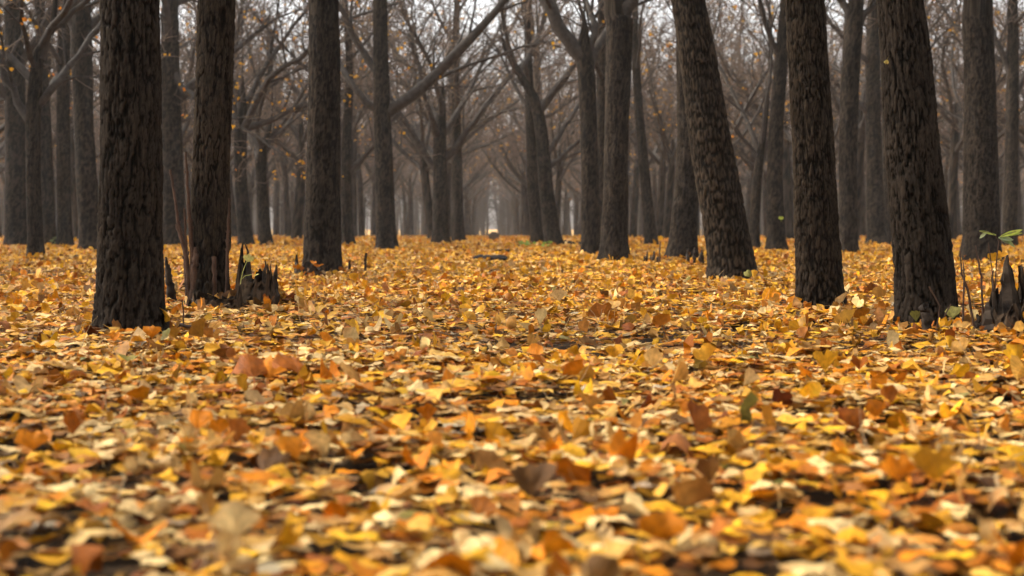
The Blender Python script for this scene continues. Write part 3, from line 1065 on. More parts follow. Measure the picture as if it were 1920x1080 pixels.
def px_stem(name, pts, mat, label, cat, group=None, sides=8, nodes=0, seed=0, dz=0.0, dd=0.0, base=None, jag=0.0):
    """an upright stem or stick through photo points (px, py, width px) standing on the ground under its first point"""
    r_ = random.Random(seed + 900)
    g = ground_at(*(base or pts[0][:2]))
    D = depth_of(g)
    P = [at_depth(x, y, D + dd) - g for (x, y, w) in pts]
    P[0] = Vector((P[0].x, P[0].y, min(P[0].z, 0) - 0.03))
    R = [max(w / FPX * D / 2, 0.0012) for (_, _, w) in pts]
    K = 7 * (len(pts) - 1) + 1
    fp, fr = [], []
    for k in range(K):
        f = k / (K - 1) * (len(pts) - 1); i = min(int(f), len(pts) - 2)
        q = P[i].lerp(P[i + 1], f - i); r = R[i] + (R[i + 1] - R[i]) * (f - i)
        j = r * 0.18
        fp.append(q + Vector((r_.gauss(0, j), r_.gauss(0, j), 0)))
        fr.append(r * (1 + r_.gauss(0, 0.06 + jag)))
    tb = Tubes(); tb.add(fp, fr, sides)
    for _ in range(nodes):
        k = r_.randrange(3, K - 1)
        q = fp[k]; s = r_.choice((-1, 1))
        tb.add([q, q + Vector((s * fr[k] * 0.9, -fr[k] * .3, fr[k] * .8)), q + Vector((s * fr[k] * 1.4, -fr[k] * .3, fr[k] * 1.9))], [fr[k] * .6, fr[k] * .6, fr[k] * .25], 5)
    o = obj(name, tb.mesh(name, mat), loc=g)
    return tag(o, label, cat, group)


def stump_mesh(name, rad, prof, seed, mat, wall=0.022, cols=64, rows=18, lean=(0, 0)):
    """hollow broken stump: prof = (angle deg, height, half width deg) of each splinter that still stands"""
    th = np.arange(cols) / cols * 2 * PI
    h = np.full(cols, 0.05)
    for (a, hh, wd) in prof:
        d = np.abs((np.degrees(th) - a + 180) % 360 - 180)
        h = np.maximum(h, hh * np.clip(1.25 - d / wd, 0, 1) ** 0.6)
    rs = np.random.default_rng(seed)
    h = h * (1 + 0.10 * rs.standard_normal(cols)) + 0.012 * rs.random(cols)
    t = np.linspace(0, 1, rows)
    T, TH = np.meshgrid(t, th, indexing='ij')
    Hh = h[None, :]
    Z = -0.06 + T * (Hh + 0.06)
    H = bark_height(TH, Z, rad, seed, 0.016, 0.10)
    r_out = rad * (1.12 - 0.35 * np.clip(Z, 0, 1) / 0.3) + 0.012 * (H - .6) + 0.012 * (vnoise(TH / (2 * PI) * 5, Z / .08, 5, seed + 3) - .5)
    r_in = np.maximum(r_out - wall * (1.1 - 0.9 * T), rad * 0.15)
    def ring(r):
        return np.stack([r * np.cos(TH) + lean[0] * Z, r * np.sin(TH) + lean[1] * Z, Z], -1).reshape(-1, 3)
    v = np.concatenate([ring(r_out), ring(r_in)])
    i, j = np.meshgrid(np.arange(rows - 1), np.arange(cols), indexing='ij'); j2 = (j + 1) % cols
    q1 = np.stack([i * cols + j, i * cols + j2, (i + 1) * cols + j2, (i + 1) * cols + j], -1).reshape(-1, 4)
    off = rows * cols
    q2 = q1[:, ::-1] + off
    jj = np.arange(cols); k2 = (jj + 1) % cols; top = (rows - 1) * cols
    q3 = np.stack([top + jj, top + k2, off + top + k2, off + top + jj], -1)
    return mesh_from(name, v, np.concatenate([q1, q2, q3]), mat, smooth=False, attrs={'bark': np.concatenate([H.ravel(), H.ravel() * .6])})


def one_leaf(name, colour, size, curl, seed, hi=True, stalk=True, wide=None):
    rs = np.random.default_rng(seed)
    c = np.array(PAL[colour] if isinstance(colour, str) else colour)[None] * rs.normal(1, .06)
    V, q, CC, ANG = leaf_batch(1, 12, 5, rs, np.array([size]), np.array([curl]), c, stalk)
    return mesh_from(name, V.reshape(-1, 3), q, M_LEAF, attrs={'leaf_ang': ANG.ravel()}, colors=CC)


def place_leaf(me, px, py, tilt, yaw, label, group=None, roll=0.0, up=0.012, loc=None, cat='leaf', parent=None, name='fallen_leaf'):
    o = bpy.data.objects.new(name, me)
    g = loc if loc is not None else ground_at(px, py)
    o.rotation_euler = (Matrix.Rotation(yaw, 3, 'Z') @ Matrix.Rotation(tilt, 3, 'X') @ Matrix.Rotation(roll, 3, 'Z')).to_euler()
    M = o.rotation_euler.to_matrix()
    zmin = min((M @ v.co).z for v in me.vertices)
    o.location = g + Vector((0, 0, (up - 0.026 + float(heap(g.x, g.y)) - zmin) if loc is None else 0))
    link(o, parent)
    if parent is None:
        tag(o, label, cat, group)
    return o


M_SPLINT = bark_material('splintered_wood', (0.003, 0.0022, 0.0015), (0.016, 0.0110, 0.0075), (0.080, 0.056, 0.036))
# splintered stump right of the second trunk
g = ground_at(482, 573)
TRUNK_SPOTS.append((g.x, g.y, 0.09))
st = empty('broken_stump', g)
tag(st, 'black splintered stump with upright shards beside the peeling left trunk', 'stump')
obj('stump_wall', stump_mesh('stump_wall', 0.098, [(168, 0.28, 26), (200, 0.22, 20), (132, 0.22, 22), (85, 0.17, 30), (235, 0.14, 34), (280, 0.12, 34), (318, 0.19, 16), (345, 0.14, 20), (20, 0.17, 16)], 3, M_SPLINT), st)
for (x0, y0, x1, y1, w) in ((498, 570, 496, 488, 13), (507, 570, 506, 490, 6), (515, 572, 519, 496, 14), (460, 560, 456, 480, 10), (472, 565, 462, 458, 13)):
    D = depth_of(g); tb = Tubes()
    a = at_depth(x0, y0, D) - g + Vector((0, -0.03, 0)); b = at_depth(x1, y1, D) - g + Vector((0, rnd.gauss(0, .02), 0))
    r0 = w / FPX * D / 2
    n = 9
    tb.add([a.lerp(b, k / (n - 1)) + Vector((rnd.gauss(0, .003), rnd.gauss(0, .003), 0)) for k in range(n)], [r0 * (1.1 - (k / (n - 1)) ** 1.7) * (1 + rnd.gauss(0, .13)) + .0008 for k in range(n)], 5)
    obj('splinter', mesh_from('splinter', tb.arrays()[0], tb.arrays()[1], M_ROT, smooth=False), st)

# ginkgo sprout with pale leaves in the stump
D = depth_of(g) - 0.11
sg = at_depth(452, 524, D)
sp = empty('ginkgo_sprout', sg)
tag(sp, 'two pale yellow-green young ginkgo leaves growing from the splintered stump', 'sprout')
tb = Tubes()
for path in ([(452, 524), (455, 510), (459, 499), (463, 490)], [(452, 524), (460, 517), (472, 515)], [(452, 524), (450, 540), (452, 562)]):
    tb.add([at_depth(x, y, D) - sg for x, y in path], [0.0016] * len(path), 5)
M_GREEN = branch_material('green_stalk', (0.30, 0.30, 0.07), (0.42, 0.40, 0.12))
obj('stalk', tb.mesh('stalk', M_GREEN), sp)
lf = one_leaf('leaf', (0.62, 0.56, 0.16), 0.036, 0.25, 41, stalk=False)
place_leaf(lf, 0, 0, math.radians(80), math.radians(12), None, loc=at_depth(466, 484, D) - sg, parent=sp, name='leaf', roll=-.35)
lf = one_leaf('leaf', (0.55, 0.50, 0.14), 0.026, 0.5, 42, stalk=False)
place_leaf(lf, 0, 0, math.radians(20), math.radians(-80), None, loc=at_depth(480, 516, D) - sg, parent=sp, name='leaf')

# sucker shoots at the foot of the second trunk
G1 = 'sucker shoots at the foot of the peeling left trunk'
for k, (pts, lab) in enumerate((
        ([(358, 570, 10), (350, 490, 9), (335, 420, 6), (326, 360, 5), (319, 318, 5)], 'reddish shoot bending left, outermost left of the peeling trunk'),
        ([(362, 565, 13), (360, 470, 9), (354, 380, 7), (348, 285, 4)], 'tallest reddish shoot running up the left side of the peeling trunk'),
        ([(352, 560, 8), (347, 470, 7), (332, 420, 7)], 'short cut shoot leaning left between the outer shoots'),
        ([(366, 570, 16), (365, 500, 14), (367, 465, 10)], 'thick short dark shoot stub against the left of the peeling trunk'),
        ([(349, 555, 6), (349, 470, 5), (346, 390, 4)], 'thin straight shoot between the leaning shoot and the peeling trunk'),
        ([(424, 568, 7), (426, 480, 6), (428, 420, 5), (430, 372, 4)], 'single thin shoot on the right side of the peeling trunk'),
        ([(401, 566, 9), (402, 520, 9), (401, 482, 8)], 'stubby cut shoot in front of the peeling trunk'))):
    px_stem('sucker_shoot', pts, M_SHOOT, lab, 'shoot', G1, nodes=8 if k in (0, 1, 2, 5) else 0, seed=k, base=(pts[0][0], max(pts[0][1], 574)), dd=-0.02)
px_stem('wood_snag', [(324, 572, 20), (319, 535, 15), (314, 505, 11), (311, 482, 3)], M_ROT, 'pointed dark wood snag between the nearest left trunk and the shoots', 'snag', sides=6, seed=20, jag=.08)
px_stem('dry_stem', [(343, 612, 3), (344, 585, 3), (341, 560, 2)], M_SHOOT, 'thin dry stem standing behind the fallen twig by the left trunk', 'stem', seed=21)


def lying(name, p, q, w, mat, label, cat, seed, lift=0.02, sides=8):
    r_ = random.Random(seed)
    a, b = ground_at(*p), ground_at(*q)
    r0 = w / FPX * depth_of(a) / 2
    K = 14
    pts = [a.lerp(b, k / (K - 1)) + Vector((r_.gauss(0, r0 * .15), r_.gauss(0, r0 * .15), lift + r_.gauss(0, r0 * .12))) - a for k in range(K)]
    tb = Tubes(); tb.add(pts, [r0 * (1 + r_.gauss(0, .07)) * (0.35 if k in (0, K - 1) else 1) for k in range(K)], sides)
    # closed ends
    tb.add([pts[0] + (pts[0] - pts[1]) * .02, pts[0]], [0.0004, r0 * .35], sides)
    tb.add([pts[-1], pts[-1] + (pts[-1] - pts[-2]) * .02], [r0 * .35, 0.0004], sides)
    o = obj(name, tb.mesh(name, mat), loc=a)
    return tag(o, label, cat)


M_LOG = branch_material('wet_dark_wood', (0.003, 0.002, 0.0015), (0.014, 0.009, 0.006))
lying('fallen_twig', (328, 620), (408, 636), 7, M_SHOOT, 'dark twig lying on the leaves right of the nearest left trunk', 'twig', 5, lift=.024)
lying('fallen_log', (887, 490), (953, 492), 12, M_LOG, 'short dark log lying across the middle of the avenue', 'log', 6, lift=.035)
lying('fallen_branch', (928, 474), (958, 473), 6, M_LOG, 'small dark branch lying behind the log on the avenue', 'branch', 7, lift=.03)
lying('bark_strip', (700, 1000), (762, 1013), 10, M_ROT, 'dark strip of bark half buried in the blurred leaves at the bottom', 'bark strip', 8, lift=.015)

g = ground_at(408, 582)
o = obj('rotten_stub', stump_mesh('rotten_stub', 0.105, [(190, 0.09, 30), (240, 0.05, 40), (300, 0.045, 40), (350, 0.10, 26), (20, 0.11, 24), (150, 0.08, 24)], 33, M_SPLINT, cols=48, rows=12), loc=g)
tag(o, 'low crumbled root collar wrapped round the foot of the peeling left trunk', 'stump')
# rotten stub with orange leaves left of the third trunk
g = ground_at(577, 518)
o = obj('rotten_stub', stump_mesh('rotten_stub', 0.095, [(170, 0.15, 30), (215, 0.10, 20), (100, 0.11, 24), (20, 0.08, 22), (300, 0.09, 24)], 13, M_ROT, cols=40, rows=12), loc=g)
tag(o, 'low rotten stub capped with orange leaves left of the third trunk', 'stump')
G2 = 'leaves lying on the rotten stub'
for k, (x, y, c, t) in enumerate(((588, 494, 'orange', .3), (566, 505, 'rust', 1.2), (556, 500, 'orange', 1.0), (598, 497, 'orange', .4), (575, 508, 'brown', .9), (563, 517, 'golden', 1.3))):
    me = one_leaf('fallen_leaf', c, 0.048, 0.8, 60 + k)
    place_leaf(me, x, y, t, k * 1.3, ('%s leaf caught on the low rotten stub left of the third trunk' % c), G2, loc=at_depth(x, y, depth_of(g) - .10))

# standing sticks
for k, (pts, lab) in enumerate((([(655, 513, 5), (655, 500, 5), (656, 488, 3)], 'shorter of two dark sticks standing right of the third trunk'),
                                ([(684, 515, 5), (685, 495, 5), (686, 475, 5)], 'taller of two dark sticks standing right of the third trunk'))):
    px_stem('standing_stick', pts, M_ROT, lab, 'stick', 'sticks standing right of the third trunk', seed=40 + k)
for k, (x, y, h, w) in enumerate(((1212, 493, 22, 5), (1219, 494, 17, 4), (1225, 495, 24, 6), (1232, 494, 15, 5), (1207, 491, 12, 4))):
    px_stem('cut_stub', [(x, y, w), (x + 1, y - h * .6, w), (x + 2, y - h, w * .4)], M_ROT, 'short dark cut stub in a clump right of the avenue pair', 'stub', 'cut stubs between two right trunks', sides=5, seed=50 + k, jag=.1)
for k, (x, y, h, w, tx) in enumerate(((1290, 494, 26, 7, 0), (1301, 494, 30, 7, 2), (1310, 495, 24, 6, 6), (1318, 496, 28, 6, -2), (1327, 494, 18, 5, 4))):
    px_stem('cut_stub', [(x, y, w), (x + tx * .6, y - h * .6, w), (x + tx, y - h, w * .4)], M_ROT, 'dark pointed stub at the foot of the half hidden right trunk', 'stub', 'stubs left of the leaning netted trunk', sides=5, seed=60 + k, jag=.1)
px_stem('leafy_stalk', [(1237, 494, 4), (1237, 470, 3), (1238, 452, 2)], M_SHOOT, 'thin dark stalk left of the half hidden trunk, tipped with a yellow leaf', 'stalk', seed=70)
gl = ground_at(1237, 494)
me = one_leaf('hanging_leaf', 'yellow', 0.05, 0.3, 80)
place_leaf(me, 0, 0, 1.35, 0.2, 'yellow leaf caught on top of the thin dark stalk', loc=at_depth(1239, 447, depth_of(gl)), name='hanging_leaf')
for k, (x, y, h, w) in enumerate(((1060, 461, 10, 8), (1075, 462, 8, 9), (1068, 461, 7, 12), (1088, 462, 9, 8))):
    px_stem('rotten_stub', [(x, y, w), (x, y - h * .5, w), (x + 1, y - h, w * .5)], M_ROT, 'low dark rotten stub between the curving tree and the pale-topped trunk', 'stump', 'low stubs right of the curving tree', sides=6, seed=75 + k, jag=.12)

# stone at the end of the avenue
import bmesh
g = ground_at(926, 450)
bm = bmesh.new()
bmesh.ops.create_cube(bm, size=1.0)
bmesh.ops.scale(bm, vec=(0.24, 0.20, 0.20), verts=bm.verts)
bmesh.ops.bevel(bm, geom=list(bm.edges), offset=0.05, segments=3, affect='EDGES')
bmesh.ops.subdivide_edges(bm, edges=list(bm.edges), cuts=1, use_grid_fill=True)
for v in bm.verts:
    v.co += Vector((rnd.gauss(0, .007), rnd.gauss(0, .007), rnd.gauss(0, .007)))
    v.co.z += 0.10
me = bpy.data.meshes.new('marker_stone'); bm.to_mesh(me); bm.free(); me.materials.append(M_STONE)
tag(obj('marker_stone', me, loc=g), 'small grey stone standing on the avenue far away', 'stone')


# small green weeds
def weed(px, py, size, label, seed, col=(0.22, 0.30, 0.05), n=9):
    rs = np.random.default_rng(seed); g = ground_at(px, py)
    V, q, CC, ANG = leaf_batch(n, 4, 2, rs, size * rs.uniform(.6, 1.1, n), np.full(n, .6), np.array(col)[None] * rs.normal(1, .15, (n, 1)), False)
    V = rotate(V, rs.uniform(0, 6.28, n), rs.uniform(.5, 1.4, n), rs.uniform(-.4, .4, n))
    V = V + np.stack([rs.normal(0, size, n), rs.normal(0, size, n), rs.uniform(.3, 1.6, n) * size + .02], -1)[:, None, :]
    nv = V.shape[1]
    Q = (q[None] + (np.arange(n) * nv)[:, None, None]).reshape(-1, 4)
    me = mesh_from('weed', V.reshape(-1, 3), Q, M_FOLIAGE, attrs={'leaf_ang': ANG}, colors=CC)
    tag(obj('weed', me, loc=g), label, 'weed')


weed(985, 466, .07, 'small green weed on the avenue left of the curving tree', 1)
weed(1024, 467, .06, 'small green weed at the foot of the curving tree', 2)
weed(105, 462, .08, 'dull green weed between the dim left trunks', 3, (.10, .12, .04))

# sprig on the slim right trunk, leaf stuck high on the heavy right trunk
g = ground_at(1456, 471)
me = one_leaf('green_sprig', (0.42, 0.50, 0.06), 0.05, 0.4, 84)
place_leaf(me, 0, 0, 1.3, .3, 'small bright green sprig on the slim bending trunk', loc=at_depth(1464, 409, depth_of(g) - .17), cat='sprig', name='green_sprig')
g = ground_at(1742, 618)
me = one_leaf('stuck_leaf', (0.55, 0.47, 0.12), 0.016, 0.9, 85)
place_leaf(me, 0, 0, 1.75, .1, 'tiny yellow leaf stuck high on the heavy right trunk', loc=at_depth(1663, 116, depth_of(g) - .115), name='stuck_leaf', roll=3.1)

# broken stump with a seedling at the right edge
g = ground_at(1882, 628)
TRUNK_SPOTS.append((g.x, g.y, 0.05))
st = empty('broken_stump', g)
tag(st, 'tall pointed broken stump at the right edge below the green seedling', 'stump')
obj('stump_wall', stump_mesh('stump_wall', 0.070, [(60, 0.22, 34), (10, 0.24, 26), (320, 0.13, 26), (110, 0.17, 26), (170, 0.10, 30), (230, 0.08, 30), (275, 0.11, 26)], 23, M_SPLINT, wall=.03, cols=48, lean=(.04, 0)), st)
D = depth_of(g)
for (x0, y0, x1, y1, w) in ((1893, 625, 1890, 478, 34), (1868, 620, 1862, 506, 10), (1905, 610, 1911, 530, 8), (1856, 625, 1850, 566, 36), (1842, 628, 1836, 590, 22), (1876, 622, 1880, 512, 13)):
    tb = Tubes()
    a = at_depth(x0, y0, D) - g + Vector((0, rnd.uniform(-.03, .0), -.02)); b = at_depth(x1, y1, D) - g + Vector((0, rnd.gauss(0, .015), 0))
    r0 = w / FPX * D / 2; n = 10
    tb.add([a.lerp(b, k / (n - 1)) + Vector((rnd.gauss(0, .003), rnd.gauss(0, .003), 0)) for k in range(n)], [r0 * (1.1 - (k / (n - 1)) ** 2) * (1 + rnd.gauss(0, .12)) + .0008 for k in range(n)], 6)
    obj('splinter', mesh_from('splinter', tb.arrays()[0], tb.arrays()[1], M_ROT, smooth=False), st)
sg = at_depth(1866, 530, D - .06)
sd_ = empty('green_seedling', sg)
tag(sd_, 'seedling with narrow green leaves rising out of the right broken stump', 'seedling')
tb = Tubes()
Ds = D - .06
for path, r in (([(1866, 545), (1867, 515), (1869, 485), (1872, 460), (1874, 448)], .0022), ([(1863, 540), (1860, 505), (1856, 475), (1853, 455)], .0018),
                ([(1872, 452), (1866, 441), (1858, 436), (1848, 434), (1838, 434)], .0011), ([(1874, 448), (1880, 442), (1890, 438), (1905, 434)], .0011)):
    tb.add([at_depth(x, y, Ds) - sg for x, y in path], [r] * len(path), 5)
obj('stem', tb.mesh('stem', M_SHOOT), sd_)


def blade(parent, p, q, w, col, seed, droop=0.0):
    """narrow pointed leaf from p to q in the photo"""
    a = at_depth(*p, Ds) - sg; b = at_depth(*q, Ds) - sg
    ax = (b - a); L = ax.length; ax.normalize()
    sdv = Vector((0, -0.75, 0.66)).cross(ax).normalized(); nr = ax.cross(sdv)
    rs = random.Random(seed)
    n = 9; V = []; C = []
    for k in range(n):
        t = k / (n - 1)
        hw = w * math.sin(PI * min(t * 0.93 + 0.05, 1)) ** 0.8
        c = a + ax * L * t + Vector((0, 0, -droop * t * t))
        for s in (-1, 0, 1):
            V.append(c + sdv * hw * s + nr * (abs(s) * hw * .35)); C.append([x * (1 - .12 * (s == 0)) * rs.gauss(1, .05) for x in col])
    Q = []
    for k in range(n - 1):
        for s in (0, 1):
            Q.append((k * 3 + s, k * 3 + s + 1, k * 3 + s + 4, k * 3 + s + 3))
    me = mesh_from('leaf', np.array([tuple(v) for v in V]), Q, M_FOLIAGE, attrs={'leaf_ang': np.zeros(len(V))}, colors=np.array(C))
    obj('leaf', me, parent)


for k, (p, q, wd, c) in enumerate((((1868, 441), (1836, 433), .006, (.42, .46, .10)), ((1850, 435), (1837, 447), .006, (.40, .42, .22)),
                                   ((1876, 444), (1917, 431), .009, (.40, .44, .07)), ((1880, 443), (1917, 437), .007, (.34, .40, .08)),
                                   ((1872, 446), (1900, 450), .011, (.30, .36, .18)), ((1880, 445), (1903, 464), .009, (.26, .31, .12)), ((1874, 446), (1890, 456), .009, (.36, .40, .22)))):
    blade(sd_, p, q, wd, c, k)
me = one_leaf('leaf', 'golden', 0.032, 0.4, 90, stalk=False)
place_leaf(me, 0, 0, 1.4, .2, None, loc=at_depth(1862, 482, Ds + .01) - sg, parent=sd_, name='leaf')
me = one_leaf('leaf', 'golden', 0.024, 0.5, 91, stalk=False)
place_leaf(me, 0, 0, 1.2, -.5, None, loc=at_depth(1878, 476, Ds + .015) - sg, parent=sd_, name='leaf')
G3 = 'bare twigs between the heavy right trunk and its stump'
for k, (pts, lab) in enumerate((([(1832, 600, 5), (1815, 545, 5), (1804, 515, 4), (1800, 470, 2)], 'forked bare twig leaning left against the heavy right trunk'),
                                ([(1806, 560, 4), (1808, 520, 4), (1806, 490, 2)], 'short bare twig standing closest to the heavy right trunk'),
                                ([(1847, 575, 5), (1840, 520, 4), (1836, 500, 4), (1829, 460, 2)], 'straight bare twig standing left of the right broken stump'),
                                ([(1753, 600, 4), (1763, 575, 3), (1742, 537, 3)], 'dry twig crossing the foot of the heavy right trunk'),
                                ([(1757, 618, 4), (1772, 590, 3), (1783, 570, 2)], 'dry twig leaning right at the foot of the heavy right trunk'))):
    px_stem('bare_twig', pts, M_SHOOT, lab, 'twig', G3, nodes=3, seed=80 + k, base=(pts[0][0], 628), dd=-.04 if k > 2 else 0.0)
px_stem('cut_stub', [(1738, 628, 22), (1737, 600, 20), (1735, 578, 17), (1735, 574, 8)], M_ROT, 'short dark cut stub in front of the heavy right trunk', 'stub', seed=90, jag=.08)

# ------------------------------------------------------------------ single leaves one can point to
LAND = [  # px, py of the foot, colour, size, tilt deg, yaw deg, curl, label
    (474, 738, 'rust', .090, 36, 15, .3, 'big crumpled dark rust leaf standing left of centre'),
    (508, 736, 'orange', .070, 55, -20, .3, 'bright orange leaf leaning on the big crumpled rust leaf'),
    (545, 742, 'rust', .085, 30, 40, .4, 'rust brown leaf trailing right of the crumpled pair left of centre'),
    (625, 578, 'orange', .032, 85, 0, .4, 'small orange fan leaf standing upright right of the splintered stump'),
    (1150, 680, 'golden', .044, 70, 5, .5, 'golden tan leaf standing right of centre in front of the leaning trunk'),
    (1545, 722, 'golden', .060, 78, 12, .5, 'tall golden leaf standing below the clean right trunk'),
    (1612, 708, 'rust', .042, 70, -25, .9, 'rust leaf standing right of the tall golden leaf'),
    (1752, 968, 'golden', .056, 80, 15, .4, 'large blurred golden leaf standing at the lower right'),
    (1682, 945, 'orange', .040, 78, -8, .6, 'blurred orange leaf left of the large golden leaf at lower right'),
    (1600, 828, 'rust', .050, 66, 8, .7, 'wide rust leaf standing in the right foreground'),
    (1640, 820, 'orange', .042, 80, 30, .6, 'orange leaf tip behind the wide rust leaf'),
    (1668, 785, 'rust', .042, 70, 10, .8, 'dark rust leaf behind the orange tip at right'),
    (800, 806, 'orange', .036, 84, 10, .6, 'small orange leaf standing left of the lower middle'),
    (412, 862, 'orange', .034, 86, 25, .8, 'narrow orange leaf standing in the left foreground'),
    (375, 850, 'orange', .042, 60, -10, .6, 'orange leaf leaning left of the narrow orange leaf'),
    (137, 855, 'rust', .044, 82, 5, .6, 'brown orange leaf standing at the left edge foreground'),
    (60, 860, 'orange', .042, 60, 25, .8, 'orange leaf leaning near the left border'),
    (1240, 1078, 'orange', .042, 86, -5, .5, 'blurred orange triangular leaf at the bottom right of centre'),
    (440, 1078, 'cream', .048, 70, 10, 1.0, 'large blurred cream leaf at the bottom left of centre'),
    (312, 806, 'cream', .048, 25, 60, 1.3, 'domed cream leaf lying curled in the left foreground'),
    (1905, 728, 'yellow', .058, 80, 0, .5, 'bright yellow leaf standing at the right border'),
    (550, 896, 'orange', .050, 55, 35, .7, 'orange leaf leaning right in the left foreground'),
    (508, 905, 'brown', .050, 60, -20, .9, 'dark brown leaf beside the leaning orange leaf'),
    (285, 672, 'orange', .046, 75, 10, .6, 'orange leaf standing just below the nearest left trunk'),
    (216, 672, 'orange', .036, 66, -15, .7, 'orange leaf leaning below left of the nearest left trunk'),
    (1198, 700, 'yellow', .036, 82, 6, .5, 'small yellow leaf standing upright right of centre'),
    (950, 692, 'golden', .028, 80, -6, .5, 'small golden leaf standing in the middle of the litter'),
    (1690, 668, 'rust', .034, 62, 30, 1.0, 'curled rust leaf just below the heavy right trunk'),
    (1190, 985, 'cream', .052, 12, 70, .5, 'broad cream leaf lying flat at the lower middle right'),
    (985, 978, 'brown', .052, 50, 20, 1.4, 'dark hollow brown leaf at the lower middle'),
    (775, 762, 'cream', .040, 35, -40, .7, 'cream leaf tilted up left of the middle'),
    (1316, 615, 'yellow', .028, 80, 0, .4, 'small yellow leaf standing left of the clean right trunk foot'),
    (1885, 845, 'orange', .048, 70, 60, 1.0, 'long orange leaf slanting near the right border'),
    (160, 580, 'golden', .034, 70, 10, .7, 'golden leaf leaning left of the nearest left trunk'),
    (1885, 602, 'tan', .056, 78, -10, .4, 'tan fan leaf leaning on the right broken stump'),
    (1868, 616, 'tan', .060, 72, 25, .5, 'second tan leaf leaning at the foot of the right broken stump'),
    (1786, 624, 'olive', .060, 60, -35, .8, 'green tinged leaf at the foot of the heavy right trunk'),
    (1716, 628, 'olive', .046, 78, 20, .6, 'olive leaf standing against the left foot of the heavy right trunk'),
    (1660, 608, 'tan', .050, 74, 30, .7, 'tan leaf standing just left of the heavy right trunk'),
    (1820, 624, 'cream', .050, 60, 30, .9, 'pale folded leaf among the stubs at the right'),
    (1762, 640, 'cream', .055, 20, 40, 1.2, 'pale leaf lying folded in front of the heavy right trunk'),
    (1802, 640, 'tan', .055, 35, -30, 1.0, 'tan leaf lying in front of the leaf-choked stubs at the right'),
    (1725, 612, 'brown', .045, 70, 30, 1.0, 'dark brown leaf pressed against the heavy right trunk foot'),
    (1850, 626, 'brown', .055, 60, 20, 1.2, 'dark brown curled leaf left of the right broken stump'),
    (430, 575, 'tan', .060, 45, 20, 1.2, 'tan curled leaf between the peeling trunk and the splintered stump'),
    (445, 578, 'brown', .060, 55, -30, 1.2, 'brown curled leaf against the left side of the splintered stump'),
    (470, 580, 'tan', .055, 30, 60, 1.0, 'tan leaf lying at the foot of the splintered stump'),
    (412, 578, 'brown', .055, 50, 70, 1.3, 'brown curled leaf at the foot of the peeling trunk'),
    (1405, 532, 'olive', .060, 60, 10, .6, 'dull olive leaf at the right foot of the leaning netted trunk'),
    (1575, 585, 'orange', .024, 80, 20, .5, 'small orange leaf against the foot of the clean right trunk'),
    (690, 640, 'cream', .030, 50, -30, .8, 'cream leaf tilted up near the fallen twig'),
    (840, 755, 'tan', .040, 40, 20, .9, 'tan curled leaf left of the middle foreground'),
]
for k, (x, y, c, s, t, yw, cu, lab) in enumerate(LAND):
    me = one_leaf('fallen_leaf', c, s * 0.84, cu + 0.35, 200 + k)
    place_leaf(me, x, y, math.radians(t), math.radians(yw), lab, 'single leaves that stand out of the litter', up=0.008)

POSE = {'flat': ((1, 10), .4), 'curled': ((2, 12), 1.6), 'standing': ((45, 80), .9)}
protos = {}
for ci, c in enumerate(NAMES):
    for pi, p in enumerate(POSE):
        for v in range(3):
            protos[c, p, v] = one_leaf('fallen_leaf', c, 0.041, POSE[p][1], 3000 + ci * 30 + pi * 5 + v)
r_ = random.Random(99)
wts = [.30, .24, .20, .05, .14, .06, .01, 0, 0]
for k in range(250):
    D = 1.30 + 1.25 * r_.random() ** 0.8
    x = r_.uniform(-.37, .37) * D + .013 * D
    c = r_.choices(NAMES, wts)[0]
    p = r_.choices(list(POSE), (.60, .38, .02))[0]
    me = protos[c, p, r_.randrange(3)]
    side = 'left' if x < -.13 * D else ('right' if x > .15 * D else 'middle')
    band = 'along the bottom edge' if D < 1.75 else 'in the near foreground'
    word = {'flat': 'lying flat', 'curled': 'curled up', 'standing': 'standing on edge'}[p]
    o = bpy.data.objects.new('fallen_leaf', me)
    o.rotation_euler = (Matrix.Rotation(r_.uniform(0, 6.28), 3, 'Z') @ Matrix.Rotation(math.radians(r_.uniform(*POSE[p][0])), 3, 'X') @ Matrix.Rotation(r_.uniform(0, 6.28), 3, 'Z')).to_euler()
    s = r_.uniform(.7, 1.1)
    o.scale = (s, s, s)
    M = o.rotation_euler.to_matrix()
    zm = min((M @ v.co).z for v in me.vertices) * s
    o.location = (x, D, tz(x, D) + float(heap(x, D)) + r_.uniform(-.018, -.002) - zm * (.8 if p == 'standing' else .6))
    link(o)
    tag(o, '%s ginkgo leaf %s %s, %s' % (c, word, band, side), 'leaf', 'blurred single leaves in the near foreground')

# dry leaf stalks and twiglets strewn through the litter
tb = Tubes()
r_ = random.Random(12)
for k in range(1500):
    y = math.sqrt(r_.uniform(1.2 ** 2, 11 ** 2)); x = r_.uniform(-1, 1) * (.42 * y + .5)
    a = r_.uniform(0, 6.28); L = r_.uniform(.03, .11); e = abs(r_.gauss(0, .35)) if r_.random() < .8 else r_.uniform(.5, 1.4)
    p0 = Vector((x, y, tz(x, y) + float(heap(x, y)) + r_.uniform(-.024, .0)))
    d = Vector((math.cos(a) * math.cos(e), math.sin(a) * math.cos(e), math.sin(e)))
    pts, rr = grow(r_, p0, d, L, r_.uniform(.0008, .0014), .0006, 4, .15, 0)
    tb.add(pts, rr, 4)
M_STALK = branch_material('dry_stalk', (0.16, 0.10, 0.05), (0.45, 0.33, 0.18))
tag(obj('leaf_stalks', tb.mesh('leaf_stalks', M_STALK)), 'dry leaf stalks strewn through the litter', 'leaf litter', kind='stuff')

